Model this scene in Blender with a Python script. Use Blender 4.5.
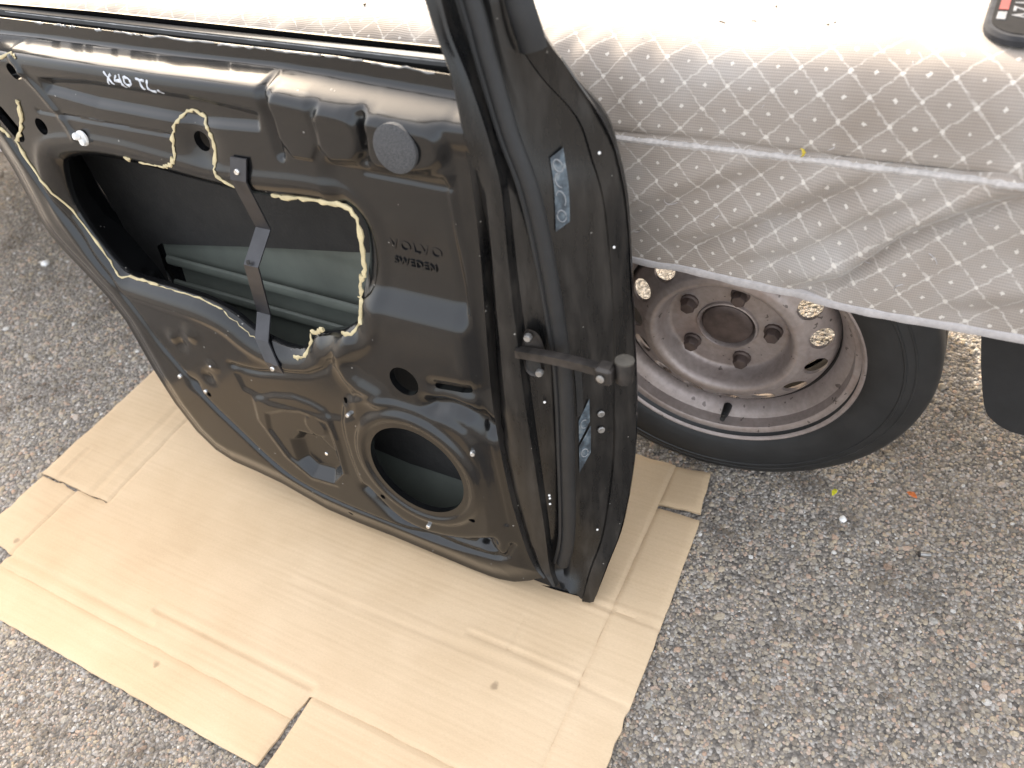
import bpy, math, random
import numpy as np
from mathutils import Matrix, Vector

for o in list(bpy.data.objects):
    bpy.data.objects.remove(o)
scene = bpy.context.scene
COL = scene.collection
rng = np.random.default_rng(7)
random.seed(7)

# ------------------------------------------------------------------ camera
cam_data = bpy.data.cameras.new('camera')
cam = bpy.data.objects.new('camera', cam_data)
COL.objects.link(cam)
right = Vector((0.88344594, 0.44835434, -0.13602075))
down = Vector((0.23565266, -0.67611960, -0.69809033))
fwd = Vector((-0.40495813, 0.58467142, -0.70297101))
m = Matrix.Identity(4)
for i in range(3):
    m[i][0], m[i][1], m[i][2] = right[i], -down[i], -fwd[i]
m[2][3] = 1.0
cam.matrix_world = m
cam_data.sensor_width = 36.0
cam_data.lens = 791.5 / 1024 * 36.0
cam_data.dof.use_dof = True
cam_data.dof.focus_distance = 1.0
cam_data.dof.aperture_fstop = 4.5
cam_data.clip_start = 0.02
cam_data.clip_end = 500
scene.camera = cam

# ------------------------------------------------------------------ light
SUN_EL = math.radians(31)
SUN_AZ = math.radians(-42)      # from +Y towards +X
world = bpy.data.worlds.new('World')
scene.world = world
world.use_nodes = True
wn = world.node_tree
bg = wn.nodes['Background']
sky = wn.nodes.new('ShaderNodeTexSky')
sky.sky_type = 'NISHITA'
sky.sun_disc = False
sky.sun_elevation = SUN_EL
sky.sun_rotation = SUN_AZ
sky.air_density = 1.0
sky.dust_density = 8.0
sky.ozone_density = 0.6
veil = wn.nodes.new('ShaderNodeMix')      # thin even veil of high cloud over the whole sky
veil.data_type = 'RGBA'
veil.inputs[0].default_value = 0.4
veil.inputs[7].default_value = (6.4, 6.6, 7.0, 1)
wn.links.new(sky.outputs[0], veil.inputs[6])
wn.links.new(veil.outputs[2], bg.inputs[0])
bg.inputs[1].default_value = 0.15
sun_data = bpy.data.lights.new('sun', 'SUN')
sun_data.energy = 2.2
sun_data.angle = math.radians(0.53)
sun_data.color = (1.0, 0.965, 0.91)
sun = bpy.data.objects.new('sun', sun_data)
COL.objects.link(sun)
sd_ = Vector((math.sin(SUN_AZ) * math.cos(SUN_EL), math.cos(SUN_AZ) * math.cos(SUN_EL), math.sin(SUN_EL)))
sun.rotation_euler = sd_.to_track_quat('Z', 'Y').to_euler()
sun.location = sd_ * 20
vs = scene.view_settings
vs.view_transform = 'Standard'
vs.look = 'None'
vs.gamma = 1.0
vs.use_curve_mapping = False
vs.exposure = 2.05
vs.use_white_balance = True
vs.white_balance_temperature = 6900
vs.white_balance_tint = 9


# ------------------------------------------------------------------ helpers
def srgb(r, g, b):
    f = lambda c: c / 12.92 if c <= 0.04045 else ((c + 0.055) / 1.055) ** 2.4
    return (f(r / 255), f(g / 255), f(b / 255), 1)


def link(o, parent=None, label=None, cat=None, group=None, kind=None):
    COL.objects.link(o)
    if parent is not None:
        o.parent = parent
    if label:
        o['label'] = label
    if cat:
        o['category'] = cat
    if group:
        o['group'] = group
    if kind:
        o['kind'] = kind
    return o


def mesh_obj(name, verts, faces, mat, parent=None, smooth=True, sharp=40, **k):
    me = bpy.data.meshes.new(name)
    v = np.asarray(verts, dtype=float)
    me.from_pydata(v.tolist(), [], [tuple(int(i) for i in f) for f in faces])
    me.validate()
    if mat is not None:
        for mm in (mat if isinstance(mat, (list, tuple)) else [mat]):
            me.materials.append(mm)
    if smooth:
        me.polygons.foreach_set('use_smooth', [True] * len(me.polygons))
        if sharp:
            me.set_sharp_from_angle(angle=math.radians(sharp))
    me.update()
    o = bpy.data.objects.new(name, me)
    return link(o, parent, **k)


def empty(name, loc=(0, 0, 0), **k):
    o = bpy.data.objects.new(name, None)
    o.location = loc
    o.empty_display_size = 0.05
    return link(o, **k)


def chaikin(p, n=2, closed=True):
    p = np.asarray(p, float)
    for _ in range(n):
        if closed:
            q = np.roll(p, -1, 0)
            p = np.stack([0.75 * p + 0.25 * q, 0.25 * p + 0.75 * q], 1).reshape(-1, p.shape[1])
        else:
            a, b = p[:-1], p[1:]
            mid = np.stack([0.75 * a + 0.25 * b, 0.25 * a + 0.75 * b], 1).reshape(-1, p.shape[1])
            p = np.vstack([p[:1], mid, p[-1:]])
    return p


def sd_poly(U, V, P):
    """signed distance to a closed polygon, negative inside"""
    P = np.asarray(P, float)
    d = np.full(U.shape, 1e9)
    ins = np.zeros(U.shape, bool)
    for a, b in zip(P, np.roll(P, -1, 0)):
        e = b - a
        t = np.clip(((U - a[0]) * e[0] + (V - a[1]) * e[1]) / (e @ e + 1e-15), 0, 1)
        d = np.minimum(d, (U - a[0] - t * e[0]) ** 2 + (V - a[1] - t * e[1]) ** 2)
        c = (a[1] > V) != (b[1] > V)
        with np.errstate(divide='ignore', invalid='ignore'):
            xi = a[0] + (V - a[1]) * e[0] / (e[1] if e[1] != 0 else 1e-15)
        ins ^= c & (U < xi)
    d = np.sqrt(d)
    return np.where(ins, -d, d)


def d_line(U, V, P):
    P = np.asarray(P, float)
    d = np.full(U.shape, 1e9)
    for a, b in zip(P[:-1], P[1:]):
        e = b - a
        t = np.clip(((U - a[0]) * e[0] + (V - a[1]) * e[1]) / (e @ e + 1e-15), 0, 1)
        d = np.minimum(d, (U - a[0] - t * e[0]) ** 2 + (V - a[1] - t * e[1]) ** 2)
    return np.sqrt(d)


def sstep(a, b, x):
    t = np.clip((x - a) / (b - a), 0, 1)
    return t * t * (3 - 2 * t)


def vnoise(U, V, scale, seed=0):
    """smooth value noise in -1..1"""
    r = np.random.default_rng(seed).random((64, 64)) * 2 - 1
    x, y = U * scale + 1000.3, V * scale + 1000.7
    xi, yi = np.floor(x).astype(int), np.floor(y).astype(int)
    fx, fy = x - xi, y - yi
    fx = fx * fx * (3 - 2 * fx)
    fy = fy * fy * (3 - 2 * fy)
    g = lambda i, j: r[i % 64, j % 64]
    return (g(xi, yi) * (1 - fx) + g(xi + 1, yi) * fx) * (1 - fy) + (g(xi, yi + 1) * (1 - fx) + g(xi + 1, yi + 1) * fx) * fy


def sheet(bounds, step, sdf):
    """grid trimmed by a signed distance function; returns U, V of the kept vertices and the quads"""
    u0, u1, v0, v1 = bounds
    nu, nv = int(round((u1 - u0) / step)) + 1, int(round((v1 - v0) / step)) + 1
    us, vs_ = np.linspace(u0, u1, nu), np.linspace(v0, v1, nv)
    U, V = np.meshgrid(us, vs_)
    s = sdf(U, V)
    gv, gu = np.gradient(s, vs_[1] - vs_[0], us[1] - us[0])
    g2 = np.maximum(gu * gu + gv * gv, 0.25)
    ins = s < -step * 0.12
    out = ~ins
    mv = out & (np.abs(s) < 3 * step)
    Un = np.where(mv, U - gu / g2 * s, U)
    Vn = np.where(mv, V - gv / g2 * s, V)
    idx = np.arange(nu * nv).reshape(nv, nu)
    keep = ins[:-1, :-1] | ins[1:, :-1] | ins[:-1, 1:] | ins[1:, 1:]
    q = np.stack([idx[:-1, :-1], idx[:-1, 1:], idx[1:, 1:], idx[1:, :-1]], -1)[keep]
    used = np.unique(q)
    remap = np.full(nu * nv, -1)
    remap[used] = np.arange(len(used))
    return Un.ravel()[used], Vn.ravel()[used], remap[q]


def border_edges(F):
    F = np.asarray(F)
    e = np.concatenate([F[:, [i, (i + 1) % 4]] for i in range(4)])
    k = np.sort(e, 1)
    key = k[:, 0].astype(np.int64) * 10 ** 7 + k[:, 1]
    _, inv, cnt = np.unique(key, return_inverse=True, return_counts=True)
    return e[cnt[inv] == 1]


def flange(P, F, move):
    """extrude the border edges of a sheet; move(points)->new points"""
    P, F = np.asarray(P, float), np.asarray(F)
    e = border_edges(F)
    b = np.unique(e)
    mp = {int(x): len(P) + i for i, x in enumerate(b)}
    P2 = np.vstack([P, move(P[b])])
    add = np.array([(y, x, mp[int(x)], mp[int(y)]) for x, y in e])
    return P2, np.vstack([F, add])


def tube(path, r, seg=10, closed=False, cap=True, flat=1.0, up=None):
    """swept tube; r scalar or list; flat squashes along 'up'"""
    path = np.asarray(path, float)
    n = len(path)
    rr = np.broadcast_to(np.asarray(r, float), (n,))
    V, F = [], []
    for i in range(n):
        if closed:
            t = path[(i + 1) % n] - path[i - 1]
        else:
            t = path[min(i + 1, n - 1)] - path[max(i - 1, 0)]
        t = t / (np.linalg.norm(t) + 1e-12)
        u = np.array(up if up is not None else (0.31, 0.17, 0.93), float)
        a = np.cross(t, u)
        a /= np.linalg.norm(a) + 1e-12
        b = np.cross(a, t)
        for k in range(seg):
            an = 2 * math.pi * k / seg
            V.append(path[i] + a * math.cos(an) * rr[i] + b * math.sin(an) * rr[i] * flat)
    m_ = n if closed else n - 1
    for i in range(m_):
        j = (i + 1) % n
        for k in range(seg):
            l = (k + 1) % seg
            F.append((i * seg + k, i * seg + l, j * seg + l, j * seg + k))
    if cap and not closed:
        F.append(tuple(range(seg - 1, -1, -1)))
        F.append(tuple((n - 1) * seg + k for k in range(seg)))
    return V, F


def box(c, s, bev=0.0):
    """box with chamfered edges, centre c, full size s"""
    cx, cy, cz = c
    hx, hy, hz = s[0] / 2, s[1] / 2, s[2] / 2
    b = min(bev, hx * .9, hy * .9, hz * .9)
    V, F = [], []
    if b <= 0:
        for x in (-1, 1):
            for y in (-1, 1):
                for z in (-1, 1):
                    V.append((cx + x * hx, cy + y * hy, cz + z * hz))
        F = [(0, 1, 3, 2), (4, 6, 7, 5), (0, 4, 5, 1), (2, 3, 7, 6), (0, 2, 6, 4), (1, 5, 7, 3)]
        return V, F
    id_ = {}
    for x in (-1, 1):
        for y in (-1, 1):
            for z in (-1, 1):
                for ax in range(3):
                    d = [hx - b, hy - b, hz - b]
                    d[ax] += b
                    id_[(x, y, z, ax)] = len(V)
                    V.append((cx + x * d[0], cy + y * d[1], cz + z * d[2]))
    S = (-1, 1)
    for a in S:
        F.append([id_[(a, y, z, 0)] for y, z in ((-1, -1), (1, -1), (1, 1), (-1, 1))])
        F.append([id_[(x, a, z, 1)] for x, z in ((-1, -1), (1, -1), (1, 1), (-1, 1))])
        F.append([id_[(x, y, a, 2)] for x, y in ((-1, -1), (1, -1), (1, 1), (-1, 1))])
        for c2 in S:
            F.append([id_[(a, c2, -1, 0)], id_[(a, c2, 1, 0)], id_[(a, c2, 1, 1)], id_[(a, c2, -1, 1)]])
            F.append([id_[(a, -1, c2, 0)], id_[(a, 1, c2, 0)], id_[(a, 1, c2, 2)], id_[(a, -1, c2, 2)]])
            F.append([id_[(-1, a, c2, 1)], id_[(1, a, c2, 1)], id_[(1, a, c2, 2)], id_[(-1, a, c2, 2)]])
            for c3 in S:
                F.append([id_[(a, c2, c3, i)] for i in range(3)])
    return V, F


def merge(parts):
    V, F = [], []
    for v, f in parts:
        o = len(V)
        V += [tuple(p) for p in v]
        F += [tuple(i + o for i in q) for q in f]
    return V, F


def fix_normals(o):
    import bmesh
    bm = bmesh.new()
    bm.from_mesh(o.data)
    bmesh.ops.recalc_face_normals(bm, faces=bm.faces)
    bm.to_mesh(o.data)
    bm.free()
    return o


def lathe(profile, seg=64, basis=None, origin=(0, 0, 0)):
    """profile: (radius, axial) list; basis = (e1, e2, axis)"""
    e1, e2, ax = [np.array(b, float) for b in basis]
    V, F = [], []
    n = len(profile)
    for k in range(seg):
        a = 2 * math.pi * k / seg
        d = e1 * math.cos(a) + e2 * math.sin(a)
        for r, h in profile:
            V.append(np.array(origin) + d * r + ax * h)
    for k in range(seg):
        l = (k + 1) % seg
        for i in range(n - 1):
            F.append((k * n + i, k * n + i + 1, l * n + i + 1, l * n + i))
    return V, F


def resample(P, k=4):
    """Catmull-Rom through the points"""
    P = np.asarray(P, float)
    Q = np.vstack([2 * P[0] - P[1], P, 2 * P[-1] - P[-2]])
    out = []
    for i in range(1, len(Q) - 2):
        p0, p1, p2, p3 = Q[i - 1], Q[i], Q[i + 1], Q[i + 2]
        for j in range(k):
            t = j / k
            out.append(0.5 * (2 * p1 + (p2 - p0) * t + (2 * p0 - 5 * p1 + 4 * p2 - p3) * t * t + (3 * p1 - p0 - 3 * p2 + p3) * t ** 3))
    out.append(P[-1])
    return np.array(out)


# ------------------------------------------------------------------ materials
class NT:
    def __init__(s, name):
        s.m = bpy.data.materials.new(name)
        s.m.use_nodes = True
        s.t = s.m.node_tree
        s.b = s.t.nodes['Principled BSDF']
        s.out = s.t.nodes['Material Output']

    def n(s, t, **k):
        x = s.t.nodes.new(t)
        for a, b in k.items():
            setattr(x, a, b)
        return x

    def l(s, a, b):
        s.t.links.new(a, b)

    def set(s, **k):
        names = dict(base='Base Color', rough='Roughness', metal='Metallic', spec='Specular IOR Level', coat='Coat Weight', coatr='Coat Roughness', sheen='Sheen Weight')
        for a, b in k.items():
            s.b.inputs[names[a]].default_value = b
        return s

    def coord(s, kind='Object'):
        return s.n('ShaderNodeTexCoord').outputs[kind]

    def noise(s, vec, scale, detail=4, rough=0.55):
        x = s.n('ShaderNodeTexNoise')
        x.inputs['Scale'].default_value = scale
        x.inputs['Detail'].default_value = detail
        x.inputs['Roughness'].default_value = rough
        s.l(vec, x.inputs['Vector'])
        return x.outputs['Fac']

    def ramp(s, fac, stops, interp='LINEAR'):
        x = s.n('ShaderNodeValToRGB')
        x.color_ramp.interpolation = interp
        el = x.color_ramp.elements
        while len(el) < len(stops):
            el.new(0.5)
        for e, (p, c) in zip(el, stops):
            e.position = p
            e.color = c if not isinstance(c, (int, float)) else (c, c, c, 1)
        s.l(fac, x.inputs[0])
        return x.outputs[0]

    def math(s, op, a, b=None, c=None):
        x = s.n('ShaderNodeMath', operation=op)
        for i, q in enumerate((a, b, c)):
            if q is None:
                continue
            if isinstance(q, (int, float)):
                x.inputs[i].default_value = q
            else:
                s.l(q, x.inputs[i])
        return x.outputs[0]

    def mix(s, fac, a, b, blend='MIX'):
        x = s.n('ShaderNodeMix', data_type='RGBA', blend_type=blend)
        for sock, q in ((x.inputs[0], fac), (x.inputs[6], a), (x.inputs[7], b)):
            if isinstance(q, (int, float)):
                sock.default_value = q
            elif isinstance(q, tuple):
                sock.default_value = q
            else:
                s.l(q, sock)
        return x.outputs[2]

    def bump(s, h, strength=0.3, dist=0.001):
        x = s.n('ShaderNodeBump')
        x.inputs['Strength'].default_value = strength
        x.inputs['Distance'].default_value = dist
        s.l(h, x.inputs['Height'])
        s.l(x.outputs[0], s.b.inputs['Normal'])
        return s

    def map(s, vec, scale=(1, 1, 1), rot=(0, 0, 0)):
        x = s.n('ShaderNodeMapping')
        x.inputs['Scale'].default_value = scale
        x.inputs['Rotation'].default_value = rot
        s.l(vec, x.inputs['Vector'])
        return x.outputs[0]

    def col(s, c):
        s.l(c, s.b.inputs['Base Color'])
        return s

    def ro(s, c):
        s.l(c, s.b.inputs['Roughness'])
        return s


def paint_mat(name, base=(0.008, 0.008, 0.009, 1), dust=(0.11, 0.09, 0.07, 1), amount=0.35, r0=0.16, r1=0.42, speck=True, coat=0.0, streak=False, coatr=0.05):
    t = NT(name)
    c = t.coord()
    n1 = t.noise(t.map(c, (1, 1, 0.22)) if streak else c, 55.0 if streak else 7.0, 6, 0.65)
    n2 = t.noise(t.map(c, (1, 1, 0.25)), 45.0, 4, 0.6)
    d = t.math('MULTIPLY', t.ramp(n1, [(0.42 if streak else 0.45, 0.0), (0.62 if streak else 0.75, 1.0)]), t.ramp(n2, [(0.35, 0.15), (0.7, 1.0)]))
    d = t.math('MULTIPLY', d, amount)
    col = t.mix(d, base, dust)
    if speck:
        vo = t.n('ShaderNodeTexVoronoi', feature='F1')
        vo.inputs['Scale'].default_value = 110
        t.l(c, vo.inputs['Vector'])
        dot = t.math('LESS_THAN', vo.outputs['Distance'], 0.13)
        sel = t.math('GREATER_THAN', t.noise(c, 60, 1), 0.66)
        col = t.mix(t.math('MULTIPLY', t.math('MULTIPLY', dot, sel), 0.55), col, (0.35, 0.33, 0.3, 1))
    t.col(col)
    t.ro(t.math('ADD', t.math('MULTIPLY', d, r1 - r0 + 0.2), t.math('ADD', t.math('MULTIPLY', n2, 0.08), r0 - 0.02)))
    t.set(spec=0.25 if coat else 0.42, coat=coat, coatr=coatr)
    t.b.inputs['Coat IOR'].default_value = 1.5
    t.bump(t.noise(c, 30, 2), 0.06, 0.002)
    return t.m


M_PAINT = paint_mat('black_car_paint', base=(0.0050, 0.0052, 0.0057, 1), dust=(0.065, 0.065, 0.065, 1), amount=0.05, r0=0.21, coat=0.5, coatr=0.09)
M_JAMB = paint_mat('dusty_black_paint', base=(0.005, 0.005, 0.0052, 1), dust=(0.065, 0.056, 0.048, 1), amount=0.42, r0=0.25, streak=True)
M_SKIN = paint_mat('black_outer_paint', amount=0.1, r0=0.1, speck=False)


def simple(name, base, rough=0.5, metal=0.0, var=0.25, scale=40, bump=0.1, dist=0.0006, **k):
    t = NT(name)
    c = t.coord()
    n = t.noise(c, scale, 4)
    a = tuple(x * (1 - var) for x in base[:3]) + (1,)
    b = tuple(min(1, x * (1 + var)) for x in base[:3]) + (1,)
    t.col(t.ramp(n, [(0.3, a), (0.7, b)]))
    t.set(rough=rough, metal=metal, **k)
    if bump:
        t.bump(t.noise(c, scale * 4, 3), bump, dist)
    return t.m


M_RUBBER = simple('black_rubber', (0.009, 0.009, 0.0095), 0.6, scale=60, bump=0.2)
M_PRIMER = simple('grey_green_primer', (0.098, 0.108, 0.092), 0.55, scale=14, var=0.2)
M_INNERSHADE = simple('dark_inner_shade', (0.012, 0.011, 0.010), 0.75, scale=50, bump=0.5, dist=0.002)  # near-black that stands for shade inside the door, holes and slot
M_STEEL = simple('dull_steel', (0.32, 0.31, 0.30), 0.45, 0.8, scale=120)
M_RUSTSTEEL = simple('rusty_dark_steel', (0.035, 0.030, 0.027), 0.5, 0.4, var=0.6, scale=60, bump=0.4)
M_ZINC = simple('bright_screw_metal', (0.75, 0.75, 0.74), 0.25, 0.9, scale=200, bump=0)
M_BRACKET = simple('black_bracket_steel', (0.03, 0.03, 0.034), 0.38, 0.2, scale=50)
M_SEALANT = simple('cream_sealant', (0.50, 0.42, 0.25), 0.5, var=0.15, scale=90, bump=0.5, dist=0.001)
M_FOAM = simple('grey_foam', (0.065, 0.065, 0.067), 0.95, scale=900, var=0.5, bump=0.6, dist=0.001)
M_WHITEPL = simple('white_plastic', (0.75, 0.74, 0.72), 0.4, scale=80, bump=0)
M_CHALK = simple('white_marker', (0.5, 0.52, 0.56), 0.7, scale=300, bump=0)
M_HEM = simple('white_hem_tape', (0.40, 0.372, 0.362), 0.85, var=0.12, scale=150, bump=0.6, dist=0.001)
M_TYRE = simple('dusty_tyre_rubber', (0.012, 0.0118, 0.0118), 0.58, var=0.35, scale=24, bump=0.25, dist=0.0015)
M_UNDER = simple('trailer_bed_board', (0.06, 0.05, 0.042), 0.8, scale=12)
M_BARREL = simple('dark_wheel_barrel', (0.035, 0.028, 0.024), 0.85, var=0.4, scale=30)
M_PIPING = simple('grey_piping_cloth', (0.42, 0.39, 0.37), 0.9, var=0.2, scale=220, bump=0.8, dist=0.001)
M_FRAME = simple('galvanised_chassis', (0.12, 0.115, 0.11), 0.55, 0.5, scale=30)
M_EDGEWHITE = simple('scuff_and_highlight_edge', (0.22, 0.22, 0.22), 0.4, scale=60, var=0.6)  # bare chipped edges, and the painted highlight line on the moulding


def sticker_mat():
    t = NT('blue_grey_sticker')
    c = t.coord()
    vo = t.n('ShaderNodeTexVoronoi', feature='DISTANCE_TO_EDGE')
    vo.inputs['Scale'].default_value = 60
    t.l(c, vo.inputs['Vector'])
    n = t.noise(c, 90, 4)
    t.col(t.ramp(n, [(0.38, (0.03, 0.04, 0.05, 1)), (0.55, (0.075, 0.10, 0.12, 1)), (0.68, (0.16, 0.18, 0.19, 1))]))
    t.set(rough=0.5)
    return t.m


M_STICKER = sticker_mat()
M_STICKERTXT = simple('faded_sticker_print', (0.2, 0.21, 0.22), 0.55, scale=200, bump=0)


def rim_mat():
    t = NT('brake_dusted_steel_wheel')
    c = t.coord()
    n1 = t.noise(c, 9, 5, 0.6)
    n2 = t.noise(c, 120, 3, 0.6)
    col = t.ramp(n1, [(0.3, (0.24, 0.19, 0.168, 1)), (0.55, (0.345, 0.292, 0.268, 1)), (0.75, (0.26, 0.172, 0.14, 1))])
    spot = t.math('GREATER_THAN', t.noise(c, 75, 2), 0.69)
    col = t.mix(t.math('MULTIPLY', spot, 0.8), col, (0.035, 0.022, 0.016, 1))
    col = t.mix(0.25, col, t.ramp(n2, [(0.3, (0.1, 0.08, 0.07, 1)), (0.7, (0.4, 0.34, 0.32, 1))]))
    t.col(col)
    t.set(metal=0.45, rough=0.42)
    t.bump(n2, 0.12, 0.0008)
    return t.m


M_RIM = rim_mat()
M_HUB = simple('brown_hub_metal', (0.09, 0.066, 0.058), 0.55, 0.5, var=0.3, scale=60, bump=0.2)


def ground_mat():
    t = NT('gravelled_ground')
    c = t.coord()
    vo = t.n('ShaderNodeTexVoronoi', feature='F1')
    vo.inputs['Scale'].default_value = 230
    t.l(c, vo.inputs['Vector'])
    r = t.n('ShaderNodeSeparateColor')
    t.l(vo.outputs['Color'], r.inputs[0])
    col = t.ramp(r.outputs[0], [(0.0, (0.10, 0.088, 0.078, 1)), (0.4, (0.20, 0.178, 0.155, 1)), (0.75, (0.28, 0.245, 0.21, 1)), (1.0, (0.42, 0.39, 0.36, 1))])
    gap = t.ramp(vo.outputs['Distance'], [(0.35, 1.0), (0.85, 0.65)])
    col = t.mix(1.0, col, gap, 'MULTIPLY')
    big = t.ramp(t.noise(c, 5, 5), [(0.35, 0.9), (0.7, 1.25)])
    t.col(t.mix(1.0, col, big, 'MULTIPLY'))
    t.set(rough=0.9)
    t.bump(t.math('SUBTRACT', 1.0, vo.outputs['Distance']), 0.9, 0.004)
    return t.m


def pebble_mat():
    t = NT('mixed_gravel_stone')
    at = t.n('ShaderNodeAttribute', attribute_name='tone')
    c = t.coord()
    col = t.ramp(at.outputs['Fac'], [(0.0, (0.145, 0.120, 0.095, 1)), (0.2, (0.22, 0.188, 0.150, 1)), (0.42, (0.295, 0.256, 0.200, 1)), (0.58, (0.35, 0.278, 0.192, 1)),
                                     (0.7, (0.30, 0.285, 0.255, 1)), (0.8, (0.36, 0.245, 0.175, 1)), (0.965, (0.37, 0.34, 0.305, 1)), (1.0, (0.52, 0.50, 0.47, 1))])
    big = t.ramp(t.noise(c, 4.5, 5), [(0.36, 0.92), (0.62, 1.22)])
    col = t.mix(1.0, col, big, 'MULTIPLY')
    stain = t.ramp(t.noise(c, 8.5, 6, 0.7), [(0.535, 0.0), (0.60, 1.0)])
    col = t.mix(t.math('MULTIPLY', stain, 0.6), col, (0.07, 0.05, 0.036, 1))
    col = t.mix(0.35, col, t.mix(1.0, col, t.ramp(t.noise(c, 500, 2), [(0.3, 0.4), (0.7, 1.6)]), 'MULTIPLY'))
    t.col(col)
    t.set(rough=0.8)
    return t.m


def card_mat():
    t = NT('corrugated_cardboard')
    c = t.coord()
    st = t.noise(t.map(c, (2.0, 60, 1)), 3.2, 4, 0.6)
    bl = t.noise(c, 3.0, 5, 0.6)
    col = t.ramp(bl, [(0.3, (0.485, 0.350, 0.215, 1)), (0.7, (0.59, 0.448, 0.298, 1))])
    col = t.mix(t.math('MULTIPLY', t.ramp(st, [(0.42, 0.0), (0.75, 1.0)]), 0.15), col, (0.30, 0.20, 0.11, 1))
    fib = t.noise(t.map(c, (30, 200, 1)), 8, 3)
    col = t.mix(0.14, col, t.mix(1.0, col, t.ramp(fib, [(0.3, 0.5), (0.7, 1.5)]), 'MULTIPLY'))
    vo = t.n('ShaderNodeTexVoronoi', feature='F1')
    vo.inputs['Scale'].default_value = 9
    t.l(c, vo.inputs['Vector'])
    warp = t.math('ADD', vo.outputs['Distance'], t.math('MULTIPLY', t.noise(c, 90, 2), 0.10))
    spot = t.ramp(warp, [(0.075, 1.0), (0.11, 0.0)])
    col = t.mix(t.math('MULTIPLY', spot, 0.55), col, (0.15, 0.10, 0.06, 1))
    t.col(col)
    t.set(rough=0.75, spec=0.3)
    wv = t.n('ShaderNodeTexWave', wave_type='BANDS', bands_direction='Y')
    wv.inputs['Scale'].default_value = 32
    wv.inputs['Distortion'].default_value = 0.6
    t.l(c, wv.inputs['Vector'])
    h = t.math('ADD', t.math('MULTIPLY', wv.outputs['Fac'], 0.25), t.noise(c, 14, 4))
    t.bump(h, 0.17, 0.003)
    return t.m


def fabric_mat():
    t = NT('diamond_woven_cover_fabric')
    uv = t.n('ShaderNodeUVMap', uv_map='metres').outputs[0]
    p = 0.0425
    wob = t.n('ShaderNodeTexNoise')
    wob.inputs['Scale'].default_value = 160
    wob.inputs['Detail'].default_value = 2
    t.l(uv, wob.inputs['Vector'])
    sub = t.n('ShaderNodeVectorMath', operation='SUBTRACT')
    t.l(wob.outputs['Color'], sub.inputs[0])
    sub.inputs[1].default_value = (0.5, 0.5, 0.5)
    sc = t.n('ShaderNodeVectorMath', operation='SCALE')
    sc.inputs['Scale'].default_value = 0.0055
    t.l(sub.outputs[0], sc.inputs[0])
    ad = t.n('ShaderNodeVectorMath', operation='ADD')
    t.l(uv, ad.inputs[0])
    t.l(sc.outputs[0], ad.inputs[1])
    sp = t.n('ShaderNodeSeparateXYZ')
    t.l(ad.outputs[0], sp.inputs[0])
    x, y = sp.outputs[0], sp.outputs[1]
    a = t.math('DIVIDE', t.math('ADD', x, y), p)
    b = t.math('DIVIDE', t.math('SUBTRACT', x, y), p)

    def line(q, w):
        f = t.math('ABSOLUTE', t.math('SUBTRACT', t.math('FRACT', q), 0.5))   # 0.5 on the line
        return t.math('SUBTRACT', 0.5, f), w
    fa, fb = line(a, 0)[0], line(b, 0)[0]
    la = t.math('LESS_THAN', fa, 0.030)
    lb = t.math('LESS_THAN', fb, 0.030)
    brk = t.ramp(t.noise(uv, 130, 2), [(0.36, 0.15), (0.5, 1.0)])
    lines = t.math('MULTIPLY', t.math('MAXIMUM', la, lb), brk)

    def dotp(q):
        f = t.math('FRACT', t.math('ADD', t.math('MULTIPLY', q, 1.0), 0.5))
        return t.math('ABSOLUTE', t.math('SUBTRACT', f, 0.5))
    d1 = t.math('LESS_THAN', t.math('MAXIMUM', dotp(a), dotp(b)), 0.058)
    f5 = lambda q: t.math('ABSOLUTE', t.math('SUBTRACT', t.math('FRACT', q), 0.5))
    d2 = t.math('LESS_THAN', t.math('MAXIMUM', f5(a), f5(b)), 0.052)
    dots = t.math('MAXIMUM', d1, d2)
    pat = t.math('MAXIMUM', t.math('MULTIPLY', lines, 0.38), t.math('MULTIPLY', dots, 0.75))
    # weave
    s2 = t.n('ShaderNodeSeparateXYZ')
    t.l(uv, s2.inputs[0])
    wy = t.math('SINE', t.math('MULTIPLY', s2.outputs[1], 2 * math.pi / 0.0027))
    wx = t.math('SINE', t.math('MULTIPLY', s2.outputs[0], 2 * math.pi / 0.0022))
    weave = t.math('ADD', t.math('MULTIPLY', wy, 0.34), t.math('MULTIPLY', wx, 0.16))
    n = t.noise(uv, 6, 5, 0.6)
    base = t.ramp(n, [(0.3, (0.222, 0.183, 0.150, 1)), (0.5, (0.272, 0.236, 0.205, 1)), (0.7, (0.325, 0.300, 0.277, 1))])
    base = t.mix(1.0, base, t.ramp(t.math('ADD', t.math('MULTIPLY', weave, 0.9), 0.5), [(0.0, 0.80), (1.0, 1.16)]), 'MULTIPLY')
    col = t.mix(pat, base, (0.60, 0.555, 0.50, 1))
    spk = t.math('GREATER_THAN', t.noise(uv, 220, 1), 0.78)
    col = t.mix(t.math('MULTIPLY', spk, 0.5), col, (0.2, 0.17, 0.14, 1))
    t.col(col)
    t.set(rough=0.9, sheen=0.25)
    h = t.math('ADD', t.math('MULTIPLY', weave, 0.35), t.math('MULTIPLY', pat, 1.0))
    t.bump(h, 0.5, 0.0008)
    return t.m


M_GROUND = ground_mat()
M_PEBBLE = pebble_mat()
M_CARD = card_mat()
M_FABRIC = fabric_mat()

# ------------------------------------------------------------------ ground
g = mesh_obj('ground', [(-60, -60, 0), (60, -60, 0), (60, 60, 0), (-60, 60, 0)], [(0, 1, 2, 3)], M_GROUND, smooth=False, kind='structure',
             label='grey brown gravelled ground under everything')

CX0, CX1, CY0, CY1 = -1.277, -0.178, 0.112, 0.756       # cardboard extent


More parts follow.
